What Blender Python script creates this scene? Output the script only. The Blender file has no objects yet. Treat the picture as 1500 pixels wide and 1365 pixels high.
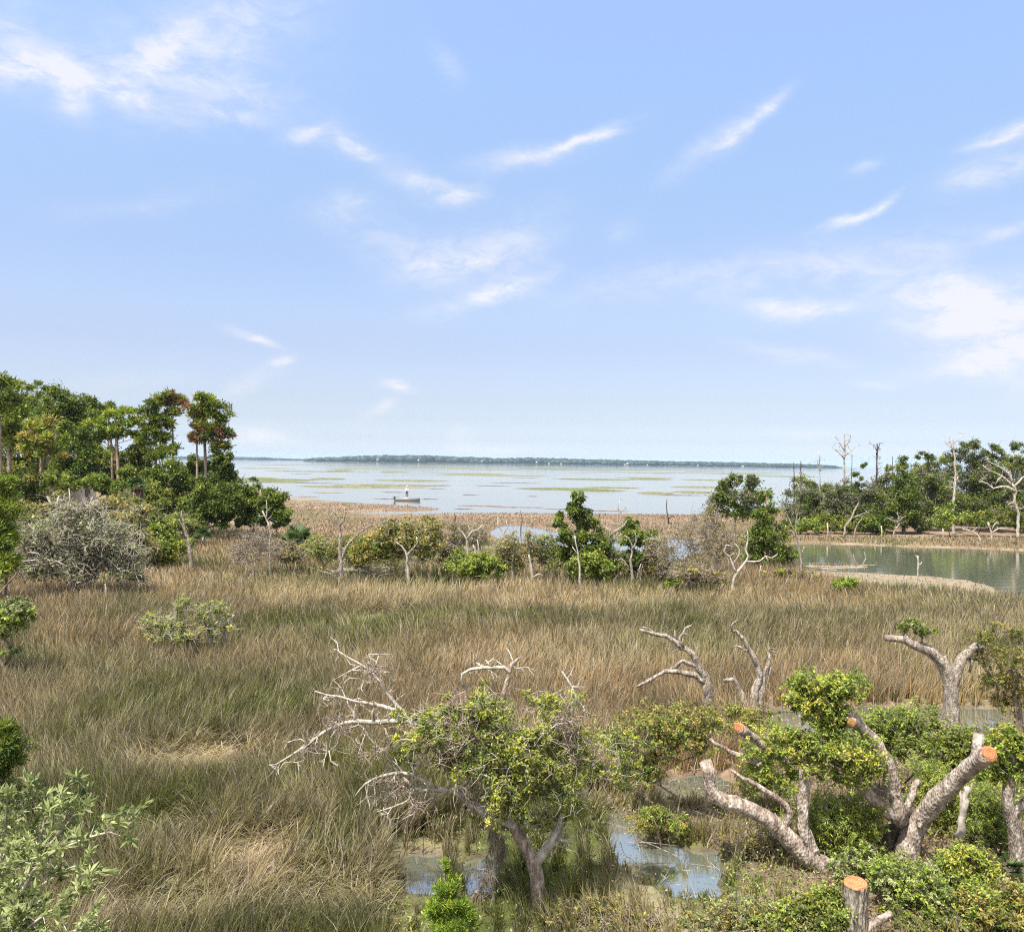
import bpy, math, random
import numpy as np
from mathutils import Vector, Matrix

# ------------------------------------------------------------------ scene, camera
scene = bpy.context.scene
C = scene.collection
F, CX, CY, CAMZ = 1250.0, 750.0, 682.5, 6.0          # focal length in photo pixels, centre, eye height (m)
ROLL, PITCH = 0.0133, -0.0048
CAM = np.array([0.0, 0.0, CAMZ])
fwd = np.array([0.0, math.cos(PITCH), math.sin(PITCH)])
r0 = np.array([1.0, 0.0, 0.0]); u0 = np.cross(r0, fwd)
cr, sr = math.cos(ROLL), math.sin(ROLL)
right = r0 * cr + u0 * sr
up = u0 * cr - r0 * sr

def ray(px, py):
    return fwd + right * ((px - CX) / F) + up * ((CY - py) / F)
def G(px, py, z=0.0):
    """where the sight line of the photo's point meets level z"""
    r = ray(px, py); return CAM + r * ((z - CAMZ) / r[2])
def P(px, py, d):
    """the point seen there at d metres forward"""
    r = ray(px, py); return CAM + r * (d / r[1])

cam_data = bpy.data.cameras.new("camera")
cam_data.sensor_width = 36.0
cam_data.lens = 36.0 * F / 1500.0
cam_data.clip_start = 0.1
cam_data.clip_end = 30000.0
cam = bpy.data.objects.new("camera", cam_data)
C.objects.link(cam)
M = Matrix(((right[0], up[0], -fwd[0], 0), (right[1], up[1], -fwd[1], 0), (right[2], up[2], -fwd[2], CAMZ), (0, 0, 0, 1)))
cam.matrix_world = M
scene.camera = cam

# ------------------------------------------------------------------ noise
def _hash(ix, iy, seed):
    n = (ix.astype(np.int64) * 374761393 + iy.astype(np.int64) * 668265263 + seed * 974711) & 0x7fffffff
    n = ((n ^ (n >> 13)) * 1274126177) & 0x7fffffff
    return ((n ^ (n >> 16)) & 0xffff) / 65535.0
def vnoise(x, y, seed=0):
    x = np.asarray(x, float); y = np.asarray(y, float)
    ix, iy = np.floor(x), np.floor(y); fx, fy = x - ix, y - iy
    fx = fx * fx * (3 - 2 * fx); fy = fy * fy * (3 - 2 * fy)
    a = _hash(ix, iy, seed); b = _hash(ix + 1, iy, seed); c = _hash(ix, iy + 1, seed); d = _hash(ix + 1, iy + 1, seed)
    return (a + (b - a) * fx) * (1 - fy) + (c + (d - c) * fx) * fy
def fbm(x, y, seed=0, o=4):
    s, a, t = 0.0, 0.5, 0.0
    for k in range(o):
        s = s + a * vnoise(x * 2 ** k, y * 2 ** k, seed + k * 17); t += a; a *= 0.5
    return s / t
def sstep(a, b, x):
    t = np.clip((x - a) / (b - a), 0, 1); return t * t * (3 - 2 * t)

# ------------------------------------------------------------------ materials
def new_mat(name):
    m = bpy.data.materials.new(name); m.use_nodes = True
    nt = m.node_tree; nt.nodes.clear()
    return m, nt, (lambda t, **k: _node(nt, t, k))
def _node(nt, t, k):
    n = nt.nodes.new(t)
    for a, v in k.items(): setattr(n, a, v)
    return n

def leaf_material(name, trans=0.3, rough=0.5, attr="col", spec=0.3):
    m, nt, N = new_mat(name)
    out = N("ShaderNodeOutputMaterial"); at = N("ShaderNodeAttribute", attribute_name=attr)
    pr = N("ShaderNodeBsdfPrincipled"); tr = N("ShaderNodeBsdfTranslucent"); mx = N("ShaderNodeMixShader")
    nz = N("ShaderNodeTexNoise"); nz.inputs["Scale"].default_value = 9.0
    mr = N("ShaderNodeMapRange"); mr.inputs["To Min"].default_value = 0.78; mr.inputs["To Max"].default_value = 1.22
    mu = N("ShaderNodeMix", data_type='RGBA', blend_type='MULTIPLY'); mu.inputs[0].default_value = 1.0
    nt.links.new(nz.outputs["Fac"], mr.inputs["Value"])
    nt.links.new(at.outputs["Color"], mu.inputs[6]); nt.links.new(mr.outputs[0], mu.inputs[7])
    pr.inputs["Roughness"].default_value = rough
    pr.inputs["Specular IOR Level"].default_value = spec
    mx.inputs[0].default_value = trans
    nt.links.new(mu.outputs[2], pr.inputs["Base Color"]); nt.links.new(mu.outputs[2], tr.inputs["Color"])
    nt.links.new(pr.outputs[0], mx.inputs[1]); nt.links.new(tr.outputs[0], mx.inputs[2])
    nt.links.new(mx.outputs[0], out.inputs[0])
    return m

def wood_material(name, ca, cb, cc, scale=9.0, bump=0.6, stretch=0.35, rough=0.85):
    """bark: three tones broken up by two noises, stretched along the height"""
    m, nt, N = new_mat(name)
    out = N("ShaderNodeOutputMaterial"); pr = N("ShaderNodeBsdfPrincipled")
    tc = N("ShaderNodeTexCoord"); mp = N("ShaderNodeMapping"); mp.inputs["Scale"].default_value = (1, 1, stretch)
    n1 = N("ShaderNodeTexNoise"); n1.inputs["Scale"].default_value = scale; n1.inputs["Detail"].default_value = 6
    n1.inputs["Roughness"].default_value = 0.65
    vo = N("ShaderNodeTexVoronoi"); vo.inputs["Scale"].default_value = scale * 3.2
    rp = N("ShaderNodeValToRGB"); e = rp.color_ramp.elements
    e[0].position = 0.33; e[0].color = (*ca, 1); e[1].position = 0.66; e[1].color = (*cc, 1)
    k = e.new(0.49); k.color = (*cb, 1)
    mr = N("ShaderNodeMapRange"); mr.inputs["From Max"].default_value = 0.6; mr.inputs["To Min"].default_value = 0.74; mr.inputs["To Max"].default_value = 1.08
    mu = N("ShaderNodeMix", data_type='RGBA', blend_type='MULTIPLY'); mu.inputs[0].default_value = 1.0
    bp = N("ShaderNodeBump"); bp.inputs["Strength"].default_value = bump; bp.inputs["Distance"].default_value = 0.02
    L = nt.links.new
    L(tc.outputs["Object"], mp.inputs[0]); L(mp.outputs[0], n1.inputs["Vector"]); L(mp.outputs[0], vo.inputs["Vector"])
    L(n1.outputs["Fac"], rp.inputs[0]); L(vo.outputs["Distance"], mr.inputs["Value"])
    L(rp.outputs[0], mu.inputs[6]); L(mr.outputs[0], mu.inputs[7]); L(mu.outputs[2], pr.inputs["Base Color"])
    L(vo.outputs["Distance"], bp.inputs["Height"]); L(bp.outputs[0], pr.inputs["Normal"])
    pr.inputs["Roughness"].default_value = rough; pr.inputs["Specular IOR Level"].default_value = 0.2
    L(pr.outputs[0], out.inputs[0])
    return m

def plain_material(name, col, rough=0.6, var=0.15, scale=4.0):
    m, nt, N = new_mat(name)
    out = N("ShaderNodeOutputMaterial"); pr = N("ShaderNodeBsdfPrincipled"); nz = N("ShaderNodeTexNoise")
    nz.inputs["Scale"].default_value = scale
    mx = N("ShaderNodeMix", data_type='RGBA')
    mx.inputs[6].default_value = (*[c * (1 - var) for c in col], 1); mx.inputs[7].default_value = (*[min(1, c * (1 + var)) for c in col], 1)
    nt.links.new(nz.outputs["Fac"], mx.inputs[0]); nt.links.new(mx.outputs[2], pr.inputs["Base Color"])
    pr.inputs["Roughness"].default_value = rough
    nt.links.new(pr.outputs[0], out.inputs[0])
    return m

MAT = {}
MAT['leaf'] = leaf_material("foliage", 0.42, 0.5)
MAT['needle'] = leaf_material("needles", 0.30, 0.55, spec=0.2)
MAT['blade'] = leaf_material("grass_blades", 0.32, 0.65, spec=0.15)
MAT['pale'] = wood_material("lichened_bark", (0.075, 0.058, 0.044), (0.205, 0.17, 0.135), (0.39, 0.355, 0.30), 17.0, 0.8)
MAT['cut'] = wood_material("mottled_oak_bark", (0.095, 0.068, 0.053), (0.225, 0.18, 0.143), (0.40, 0.35, 0.30), 11.0, 0.9, 0.5)
MAT['dead'] = wood_material("bleached_wood", (0.13, 0.11, 0.085), (0.30, 0.265, 0.215), (0.44, 0.405, 0.345), 12.0, 0.5)
MAT['greydead'] = wood_material("grey_weathered_wood", (0.14, 0.12, 0.10), (0.27, 0.24, 0.20), (0.42, 0.38, 0.32), 7.0, 0.4)
MAT['brown'] = wood_material("brown_bark", (0.06, 0.045, 0.035), (0.15, 0.11, 0.085), (0.28, 0.22, 0.17), 7.0)
MAT['oaktrunk'] = wood_material("rough_brown_oak_bark", (0.10, 0.072, 0.054), (0.24, 0.18, 0.14), (0.40, 0.33, 0.27), 14.0, 1.0)
MAT['dark'] = wood_material("dark_bark", (0.02, 0.016, 0.013), (0.05, 0.038, 0.03), (0.11, 0.085, 0.065), 7.0)
MAT['pine'] = wood_material("pine_bark", (0.09, 0.06, 0.045), (0.22, 0.16, 0.125), (0.38, 0.30, 0.24), 3.0)
MAT['ridged'] = wood_material("ridged_stump_bark", (0.05, 0.042, 0.032), (0.17, 0.145, 0.11), (0.36, 0.33, 0.27), 15.0, 1.0, 0.22)

def cut_material():
    m, nt, N = new_mat("fresh_cut_wood")
    out = N("ShaderNodeOutputMaterial"); pr = N("ShaderNodeBsdfPrincipled"); tc = N("ShaderNodeTexCoord")
    wv = N("ShaderNodeTexWave", wave_type='RINGS', rings_direction='Z'); wv.inputs["Scale"].default_value = 9.0
    wv.inputs["Distortion"].default_value = 4.0; wv.inputs["Detail"].default_value = 3.0
    rp = N("ShaderNodeValToRGB"); e = rp.color_ramp.elements
    e[0].color = (0.27, 0.095, 0.032, 1); e[1].color = (0.43, 0.185, 0.072, 1)
    nz = N("ShaderNodeTexNoise"); nz.inputs["Scale"].default_value = 11.0
    mx = N("ShaderNodeMix", data_type='RGBA'); mx.inputs[7].default_value = (0.17, 0.055, 0.022, 1)
    mr = N("ShaderNodeMapRange"); mr.inputs["From Min"].default_value = 0.46; mr.inputs["From Max"].default_value = 0.72; mr.inputs["To Max"].default_value = 0.75
    L = nt.links.new
    L(tc.outputs["Object"], wv.inputs["Vector"]); L(tc.outputs["Object"], nz.inputs["Vector"]); L(wv.outputs["Fac"], rp.inputs[0])
    L(nz.outputs["Fac"], mr.inputs["Value"]); L(mr.outputs[0], mx.inputs[0]); L(rp.outputs[0], mx.inputs[6]); L(mx.outputs[2], pr.inputs["Base Color"])
    pr.inputs["Roughness"].default_value = 0.8
    L(pr.outputs[0], out.inputs[0]); return m
MAT['cutface'] = cut_material()

# ------------------------------------------------------------------ mesh helpers
def mesh_from(name, V, faces, mat, col=None, smooth=False):
    """V (n,3); faces: list of (m,k) index arrays; col (n,3) point colours"""
    me = bpy.data.meshes.new(name)
    V = np.asarray(V, dtype=np.float32)
    me.vertices.add(len(V)); me.vertices.foreach_set("co", V.ravel())
    faces = [np.asarray(f, dtype=np.int32) for f in faces if len(f)]
    nl = sum(f.size for f in faces); nf = sum(len(f) for f in faces)
    me.loops.add(nl); me.polygons.add(nf)
    me.loops.foreach_set("vertex_index", np.concatenate([f.ravel() for f in faces]))
    tot = np.concatenate([np.full(len(f), f.shape[1], dtype=np.int32) for f in faces])
    st = np.concatenate([[0], np.cumsum(tot)[:-1]]).astype(np.int32)
    me.polygons.foreach_set("loop_start", st)
    if smooth: me.polygons.foreach_set("use_smooth", np.ones(nf, dtype=bool))
    if col is not None:
        a = me.attributes.new("col", 'FLOAT_COLOR', 'POINT')
        c4 = np.ones((len(V), 4), dtype=np.float32); c4[:, :3] = col
        a.data.foreach_set("color", c4.ravel())
    me.update(calc_edges=True); me.validate()
    if mat: me.materials.append(mat)
    return me
def link(name, me, parent=None, loc=None):
    o = bpy.data.objects.new(name, me); C.objects.link(o)
    if parent is not None: o.parent = parent
    if loc is not None: o.location = loc
    return o
def tag(o, label=None, cat=None, group=None, kind=None):
    if label: o['label'] = label
    if cat: o['category'] = cat
    if group: o['group'] = group
    if kind: o['kind'] = kind
    return o
def thing(name, loc, label, cat, group=None):
    o = link(name, None, None, tuple(float(v) for v in loc)); o.empty_display_size = 0.3
    return tag(o, label, cat, group)

def smooth_path(pts, step):
    """Catmull-Rom through the given points (any dimension)"""
    p = np.asarray(pts, float)
    if len(p) < 3: 
        n = max(2, int(np.linalg.norm(p[-1][:3] - p[0][:3]) / step) + 1)
        t = np.linspace(0, 1, n)[:, None]; return p[0] * (1 - t) + p[-1] * t
    q = np.vstack([2 * p[0] - p[1], p, 2 * p[-1] - p[-2]]); out = []
    for i in range(1, len(q) - 2):
        n = max(1, int(np.linalg.norm((q[i + 1] - q[i])[:3]) / step))
        t = (np.arange(n) / n)[:, None]; a, b, c, d = q[i - 1], q[i], q[i + 1], q[i + 2]
        out.append(0.5 * ((2 * b) + (c - a) * t + (2 * a - 5 * b + 4 * c - d) * t ** 2 + (3 * b - a - 3 * c + d) * t ** 3))
    out.append(p[-1:]); return np.vstack(out)

class Tubes:
    def __init__(self): self.V = []; self.Q = []; self.T = []; self.n = 0
    def add(self, pts, rad, sides=6, gnarl=0.0, rng=None, cap=True):
        pts = np.asarray(pts, float); rad = np.asarray(rad, float); n = len(pts)
        if n < 2: return
        tan = np.gradient(pts, axis=0); tan /= np.linalg.norm(tan, axis=1)[:, None] + 1e-9
        ref = np.array([0.31, 0.87, 0.38]) if abs(tan[0][2]) > 0.8 else np.array([0.12, 0.2, 0.97])
        U = np.empty_like(pts); u = ref - tan[0] * ref.dot(tan[0]); u /= np.linalg.norm(u)
        for i in range(n):
            u = u - tan[i] * u.dot(tan[i]); u /= np.linalg.norm(u) + 1e-9; U[i] = u
        W = np.cross(tan, U)
        a = np.arange(sides) * 2 * math.pi / sides
        rr = np.repeat(rad[:, None], sides, 1)
        if gnarl and rng is not None: rr = rr * (1 + gnarl * rng.normal(size=rr.shape))
        ring = pts[:, None, :] + rr[:, :, None] * (np.cos(a)[None, :, None] * U[:, None, :] + np.sin(a)[None, :, None] * W[:, None, :])
        self.V.append(ring.reshape(-1, 3))
        i = np.arange(n - 1)[:, None] * sides; j = np.arange(sides)[None, :]; k = (j + 1) % sides
        q = np.stack([i + j, i + k, i + sides + k, i + sides + j], -1).reshape(-1, 4) + self.n
        self.Q.append(q); m = n * sides
        if cap:
            self.V.append(pts[[0, -1]])
            c0, c1 = self.n + m, self.n + m + 1; j = np.arange(sides); k = (j + 1) % sides
            self.T.append(np.stack([np.full(sides, c0), self.n + k, self.n + j], -1))
            self.T.append(np.stack([np.full(sides, c1), self.n + m - sides + j, self.n + m - sides + k], -1)); m += 2
        self.n += m
    def build(self, name, mat, parent, origin):
        V = np.vstack(self.V) - np.asarray(origin)
        me = mesh_from(name, V, [np.vstack(self.Q)] + ([np.vstack(self.T)] if self.T else []), mat, smooth=True)
        return link(name, me, parent)

def unit(v): return v / (np.linalg.norm(v, axis=-1, keepdims=True) + 1e-9)

def leaf_quads(rng, pos, nrm, axis, ln, wd, col, fold=0.15):
    """rhombic leaves; pos (n,3) leaf bases"""
    axis = unit(axis - nrm * np.sum(axis * nrm, 1, keepdims=True)); side = np.cross(nrm, axis)
    ln = ln[:, None]; wd = wd[:, None]
    a = pos; c = pos + axis * ln - nrm * ln * fold
    m = pos + axis * ln * 0.5 + nrm * ln * fold * 0.4
    b = m + side * wd * 0.5; d = m - side * wd * 0.5
    V = np.stack([a, b, c, d], 1).reshape(-1, 3)
    Q = np.arange(len(pos) * 4).reshape(-1, 4)
    return V, Q, np.repeat(col, 4, 0)

PAL = {  # dark, mid, light leaf colours, odd leaf colour, share of odd leaves
    'oak':    ((.018, .034, .010), (.045, .072, .018), (.105, .135, .040), (.15, .12, .05), .03),
    'dark':   ((.015, .031, .008), (.033, .060, .013), (.070, .108, .024), (.09, .10, .03), .02),
    'pine':   ((.022, .042, .012), (.046, .078, .018), (.085, .120, .028), (.12, .10, .04), .04),
    'lime':   ((.030, .062, .014), (.064, .112, .022), (.108, .155, .034), (.13, .12, .04), .05),
    'olive':  ((.040, .052, .020), (.085, .098, .038), (.150, .155, .070), (.17, .15, .09), .06),
    'grey':   ((.075, .082, .050), (.150, .152, .100), (.235, .232, .160), (.20, .19, .14), .06),
    'bush':   ((.028, .055, .015), (.062, .105, .028), (.115, .165, .052), (.14, .15, .06), .04),
    'fresh':  ((.032, .064, .018), (.076, .128, .036), (.138, .200, .072), (.16, .19, .08), .04),
    'yellow': ((.050, .080, .018), (.105, .145, .035), (.170, .215, .065), (.20, .19, .07), .06),
    'cedar':  ((.016, .034, .010), (.034, .062, .015), (.066, .100, .024), (.10, .09, .03), .03),
    'pale':   ((.060, .080, .034), (.130, .155, .072), (.235, .255, .140), (.26, .25, .15), .05),
    'neon':   ((.026, .058, .012), (.060, .112, .022), (.105, .165, .038), (.09, .14, .05), .04),
    'rust':   ((.070, .034, .024), (.155, .072, .048), (.220, .115, .075), (.07, .09, .03), .22),
    'bare':   ((.090, .072, .058), (.150, .120, .098), (.220, .180, .150), (.12, .12, .05), .10),
    'lichen': ((.030, .040, .020), (.075, .082, .050), (.150, .150, .105), (.19, .17, .13), .10),
}
def leaf_colors(rng, n, pal, cl):
    d, m, l, o, po = [np.array(c) * (np.array([1.75, 1.75, 1.35]) if pal == 'pale' else np.array([1.45, 1.42, 1.2]) if pal in ('grey', 'bare', 'lichen', 'pale', 'rust') else np.array([2.75, 2.2, 1.2])) if i < 4 else c for i, c in enumerate(PAL[pal])]
    t = np.clip(cl + rng.normal(0, .17, n), 0, 1)[:, None]
    c = np.where(t < .5, d + (m - d) * t * 2, m + (l - m) * (t - .5) * 2)
    odd = rng.random(n) < po; c[odd] = o
    return c * rng.uniform(.85, 1.15, (n, 1))

def foliage(rng, cen, rad, per, ln, wd, pal, flat=0.8, upb=0.5, mode='leaf', cl=None, shoots=None):
    """per leaves round each cluster centre"""
    n = len(cen); k = np.repeat(np.arange(n), per); N_ = len(k)
    off = unit(rng.normal(size=(N_, 3))) * np.minimum(np.abs(rng.normal(.62, .34, (N_, 1))), 1.6)
    off[:, 2] *= flat
    pos = cen[k] + off * rad[k][:, None]
    if cl is None: cl = rng.beta(2.2, 2.2, n)
    col = leaf_colors(rng, N_, pal, cl[k]) if isinstance(pal, str) else None
    if mode == 'needle':
        ax = unit(off + rng.normal(0, .45, (N_, 3)) + np.array([0, 0, upb])); nr = unit(rng.normal(size=(N_, 3)))
        fold = 0.05
    else:
        nr = unit(rng.normal(size=(N_, 3)) * .75 + off * .7 + np.array([0, 0, upb])); ax = rng.normal(size=(N_, 3)) + off * .8
        fold = 0.18
    if mode == 'shoot':                       # leaves set along short shoots that leave the twig
        q = 13; ns = max(2, per // q); kk = np.repeat(np.arange(n), ns); dr = unit(rng.normal(size=(len(kk), 3)) + np.array([0, 0, upb * .9])); st = cen[kk] + rng.normal(size=(len(kk), 3)) * (rad[kk] * .42)[:, None] * np.array([1, 1, flat])
        lng = rad[kk] * rng.uniform(.45, 1.35, len(kk)); f = np.tile(np.linspace(.08, 1, q), len(kk)); j = np.repeat(np.arange(len(kk)), q); N_ = len(j)
        pos = st[j] + dr[j] * (lng[j] * f)[:, None] + rng.normal(size=(N_, 3)) * .006; pos[:, 2] -= (f ** 2) * lng[j] * .12
        ax = unit(dr[j] * .55 + unit(rng.normal(size=(N_, 3))) * .8 + [0, 0, .12]); nr = unit(rng.normal(size=(N_, 3)) * .6 + dr[j] * .3 + [0, 0, upb + .2]); cs = np.clip(cl[kk] + rng.normal(0, .14, len(kk)), 0, 1)
        col = leaf_colors(rng, N_, pal, np.clip(cs[j] + (f - .5) * .35, 0, 1)); ln = ln * (1.15 - .45 * f)
        if shoots is not None:
            for a_, d_, l_ in zip(st, dr, lng): shoots.add([a_, a_ + d_ * l_ * .5, a_ + d_ * l_ * .95 - [0, 0, l_ * .1]], [.0030, .0024, .0012], 3, cap=False)
    return leaf_quads(rng, pos, nr, ax, ln * rng.uniform(.65, 1.3, N_), wd * rng.uniform(.7, 1.25, N_), col, fold)

class Graph:
    """limb network: every new target grows from the nearest limb already there"""
    def __init__(self): self.p = []; self.par = []; self.rfix = []
    def chain(self, pts, radii=None, parent=-1):
        for i, q in enumerate(pts):
            self.p.append(np.asarray(q, float)); self.par.append(parent); parent = len(self.p) - 1
            self.rfix.append(None if radii is None else float(radii[i]))
        return parent
    def nearest(self, t, wz=0.7):
        A = np.array(self.p); d = np.linalg.norm(A - t, axis=1) + wz * np.maximum(0, A[:, 2] - t[2])
        return int(np.argmin(d))
    def grow(self, rng, targets, seg, wig=0.12, wz=0.7, start=0):
        for t in targets:
            j = self.nearest(t, wz); a = self.p[j]; L = np.linalg.norm(t - a)
            if L < 1e-4: continue
            n = max(1, int(L / seg)); side = rng.normal(size=3) * L * wig; par = j
            for i in range(1, n + 1):
                f = i / n; q = a + (t - a) * f + side * math.sin(f * math.pi) + (rng.normal(size=3) * seg * 0.14 if i < n else 0)
                self.p.append(q); self.par.append(par); self.rfix.append(None); par = len(self.p) - 1
    def tubes(self, tb, rtip, rmax, expo=0.5, sides=5, gnarl=0.05, rng=None, tb2=None, ntr=0):
        n = len(self.p); cnt = np.zeros(n); kids = [[] for _ in range(n)]
        for i in range(n):
            if self.par[i] >= 0: kids[self.par[i]].append(i)
        for i in range(n - 1, -1, -1):
            if not kids[i]: cnt[i] = 1
            if self.par[i] >= 0: cnt[self.par[i]] += cnt[i]
        r = np.minimum(rmax, rtip * cnt ** expo)
        for i in range(n):
            if self.rfix[i] is not None: r[i] = self.rfix[i]
            elif self.par[i] >= 0: r[i] = min(r[i], r[self.par[i]] * .95)
        done = set()
        for i in range(n):
            if i in done: continue
            ch = [i]; done.add(i); c = i
            while True:
                nx = [k for k in kids[c] if k not in done]
                if not nx: break
                c = max(nx, key=lambda k: (c < ntr and k < ntr, self.rfix[k] is not None, cnt[k])); ch.append(c); done.add(c)
            pts = [self.p[k] for k in ch]; rr = [r[k] for k in ch]
            if self.par[i] >= 0: pts.insert(0, self.p[self.par[i]]); rr.insert(0, min(r[self.par[i]], rr[0] * 1.15))
            if len(pts) > 1:
                rr = list(rr)
                if self.rfix[ch[-1]] is None: rr[-1] *= 0.5
                (tb if tb2 is None or i < ntr else tb2).add(pts, rr, sides if max(rr) > rtip * 2.5 else max(3, sides - 2), gnarl, rng)
        return r

def twigs(rng, tb, cen, rad, per, ln, r, upb=0.2):
    for c, R in zip(cen, rad):
        for _ in range(per):
            a = c + rng.normal(size=3) * R * .35; d = unit(rng.normal(size=3) + np.array([0, 0, upb])); l = ln * rng.uniform(.5, 1.4)
            b = a + d * l * .5 + rng.normal(size=3) * l * .1; e = b + unit(d + rng.normal(size=3) * .5) * l * .5
            tb.add([a, b, e], [r, r * .75, r * .35], 3, cap=False)

def sample_blobs(rng, blobs, d, n, depth=0.9, shell=0.55):
    """cluster centres inside ellipsoids given as (px, py, rx, ry[, forward shift m]) seen at distance d"""
    s = d / F; ar = np.array([b[2] * b[3] for b in blobs], float); k = np.maximum(1, np.round(n * ar / ar.sum())).astype(int)
    P_, R_ = [], []
    for b, m in zip(blobs, k):
        sh = b[4] if len(b) > 4 else 0.0; c = P(b[0], b[1], d + sh)
        o = unit(rng.normal(size=(m, 3))) * (shell + (1 - shell) * rng.random((m, 1))) * rng.uniform(.55, 1.16, (m, 1))
        q = c + o * np.array([b[2] * s, b[2] * s * depth, b[3] * s]); q[:, 2] = np.maximum(q[:, 2], 0.12)
        P_.append(q); R_.append(np.full(m, min(b[2], b[3]) * s))
    return np.vstack(P_), np.concatenate(R_)

def pxpath(path, d, step):
    """path of (px, py[, dz]) to world points at distance d + dz"""
    return smooth_path([P(q[0], q[1], d + (q[2] if len(q) > 2 else 0.0)) for q in path], step)

_seed = [100]
def plant(name, label, cat, base, blobs, pal='oak', group=None, trunk=None, tr=None, limbs=(), n=40, per=60, leaf=(.12, .06), cr=0.45,
          bark='brown', rtip=.012, rmax=.25, mode='leaf', flat=.8, upb=.5, zref=.35, d=None, tw=0, twl=.4, twr=.006, depth=.9, seg=None,
          sides=5, shell=.55, wz=.7, expo=.5, twmat=None, pal2=None, share2=0.0, stem=True, bare=(), nb=0, into=None, limbmat=None, spurs=0):
    _seed[0] += 1; rng = np.random.default_rng(_seed[0])
    B = G(base[0], base[1], zref) if d is None else P(base[0], base[1], d)
    B = np.array([B[0], B[1], 0.0]); d = B[1]; s = d / F
    if mode == 'leaf' and d < 26: mode = 'shoot'
    sh_ = Tubes() if mode == 'shoot' and d < 16 else None
    if into is None: root = thing(name, B, label, cat, group); org = B
    else: root = into; org = np.array(into.location)
    cen, R = sample_blobs(rng, blobs, d, n, depth, shell)
    order = np.argsort(np.linalg.norm(cen - B, axis=1) + 0.0); cen = cen[order]; R = R[order]
    if seg is None: seg = max(.12, 14 * s)
    g = Graph()
    if trunk is None:
        c = np.mean(cen, 0); low = cat in ('shrub', 'bush', 'plant'); top = np.array([c[0], c[1], max(cen[:, 2].max() * (.22 if low else .7), .12)])
        tp = smooth_path([B + [0, 0, -.15], B * .6 + top * .4 + rng.normal(size=3) * .06 * top[2], top], seg); tp[0] = B + [0, 0, -.15]
        rt = tr if tr else None
        radii = None if rt is None else np.linspace(rt[0] * s, rt[1] * s, len(tp))
    else:
        tp = pxpath(trunk, d, seg)
        tp = tp if into is not None else np.vstack([[B[0], B[1], -.15] if tp[0][2] > .3 or tp[0][2] < -.3 else tp[0] - [0, 0, .2], tp])
        radii = np.linspace(tr[0] * s, tr[1] * s, len(tp)) if tr else None
    g.chain(tp, radii)
    for lb in limbs:
        lp = pxpath(lb[0], d, seg); j = g.nearest(lp[0], 0.0); g.chain(lp, np.linspace(lb[1] * s, lb[2] * s, len(lp)), j)
    g.grow(rng, cen, seg, wz=wz)
    if bare: bc, bR = sample_blobs(rng, bare, d, nb, depth, .3); g.grow(rng, bc, seg, .2, wz=0.0)
    tb = Tubes(); tb2 = Tubes() if limbmat else None
    if spurs:
        for lb in limbs:
            lp = pxpath(lb[0], d, seg * .6); nl = len(lp)
            for _ in range(int(nl * spurs)):
                f = rng.uniform(.15, 1); q = lp[min(nl - 1, int(f * nl))]; ln_ = rng.uniform(.10, .34); dr = unit(rng.normal(size=3) * .8 + [0, 0, -.15]); m = q + dr * ln_ * .5 + rng.normal(size=3) * .02; e = m + unit(dr + rng.normal(size=3) * .5) * ln_ * .5
                (tb2 or tb).add([q, m, e], [.0085, .006, .003], 5, cap=False)
                for _2 in range(2): e2 = m + unit(dr + rng.normal(size=3) * .8) * ln_ * rng.uniform(.3, .6); (tb2 or tb).add([m, (m + e2) / 2 + rng.normal(size=3) * .012, e2], [.0055, .004, .002], 4, cap=False)
    g.tubes(tb, rtip, rmax, expo, sides, .06, rng, tb2, len(tp))
    if tb2 is not None: tb2.build("limbs", MAT[limbmat], root, org)
    if tw and twmat is None: twigs(rng, tb, cen, R * cr, tw, twl, twr)
    if bare: twigs(rng, tb, bc, bR * .35, 7, twl, twr)
    tb.build("shoots" if into is not None else "trunk" if stem else "stems", MAT[bark], root, org)
    if tw and twmat is not None:
        t2 = Tubes(); twigs(rng, t2, cen, R * cr, tw, twl, twr); t2.build("twigs", MAT[twmat], root, org)
    if per:
        Rl = R * cr * rng.uniform(.5, 1.3, len(R))
        parts = []
        if pal2:
            pick = rng.random(len(cen)) < share2
            for msk, pl in ((~pick, pal), (pick, pal2)):
                if msk.any(): parts.append(foliage(rng, cen[msk], Rl[msk], per, leaf[0], leaf[1], pl, flat, upb, mode, None, sh_))
        else: parts.append(foliage(rng, cen, Rl, per, leaf[0], leaf[1], pal, flat, upb, mode, None, sh_))
        V = np.vstack([p[0] for p in parts]) - org; o = 0; Q = []
        for p in parts: Q.append(p[1] + o); o += len(p[0])
        me = mesh_from("crown", V, Q, MAT['needle' if mode == 'needle' else 'leaf'], np.vstack([p[2] for p in parts]))
        link("crown", me, root)
        if sh_ is not None and sh_.V: sh_.build("leaf_sprays", MAT['brown'], root, org)
    return root

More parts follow.
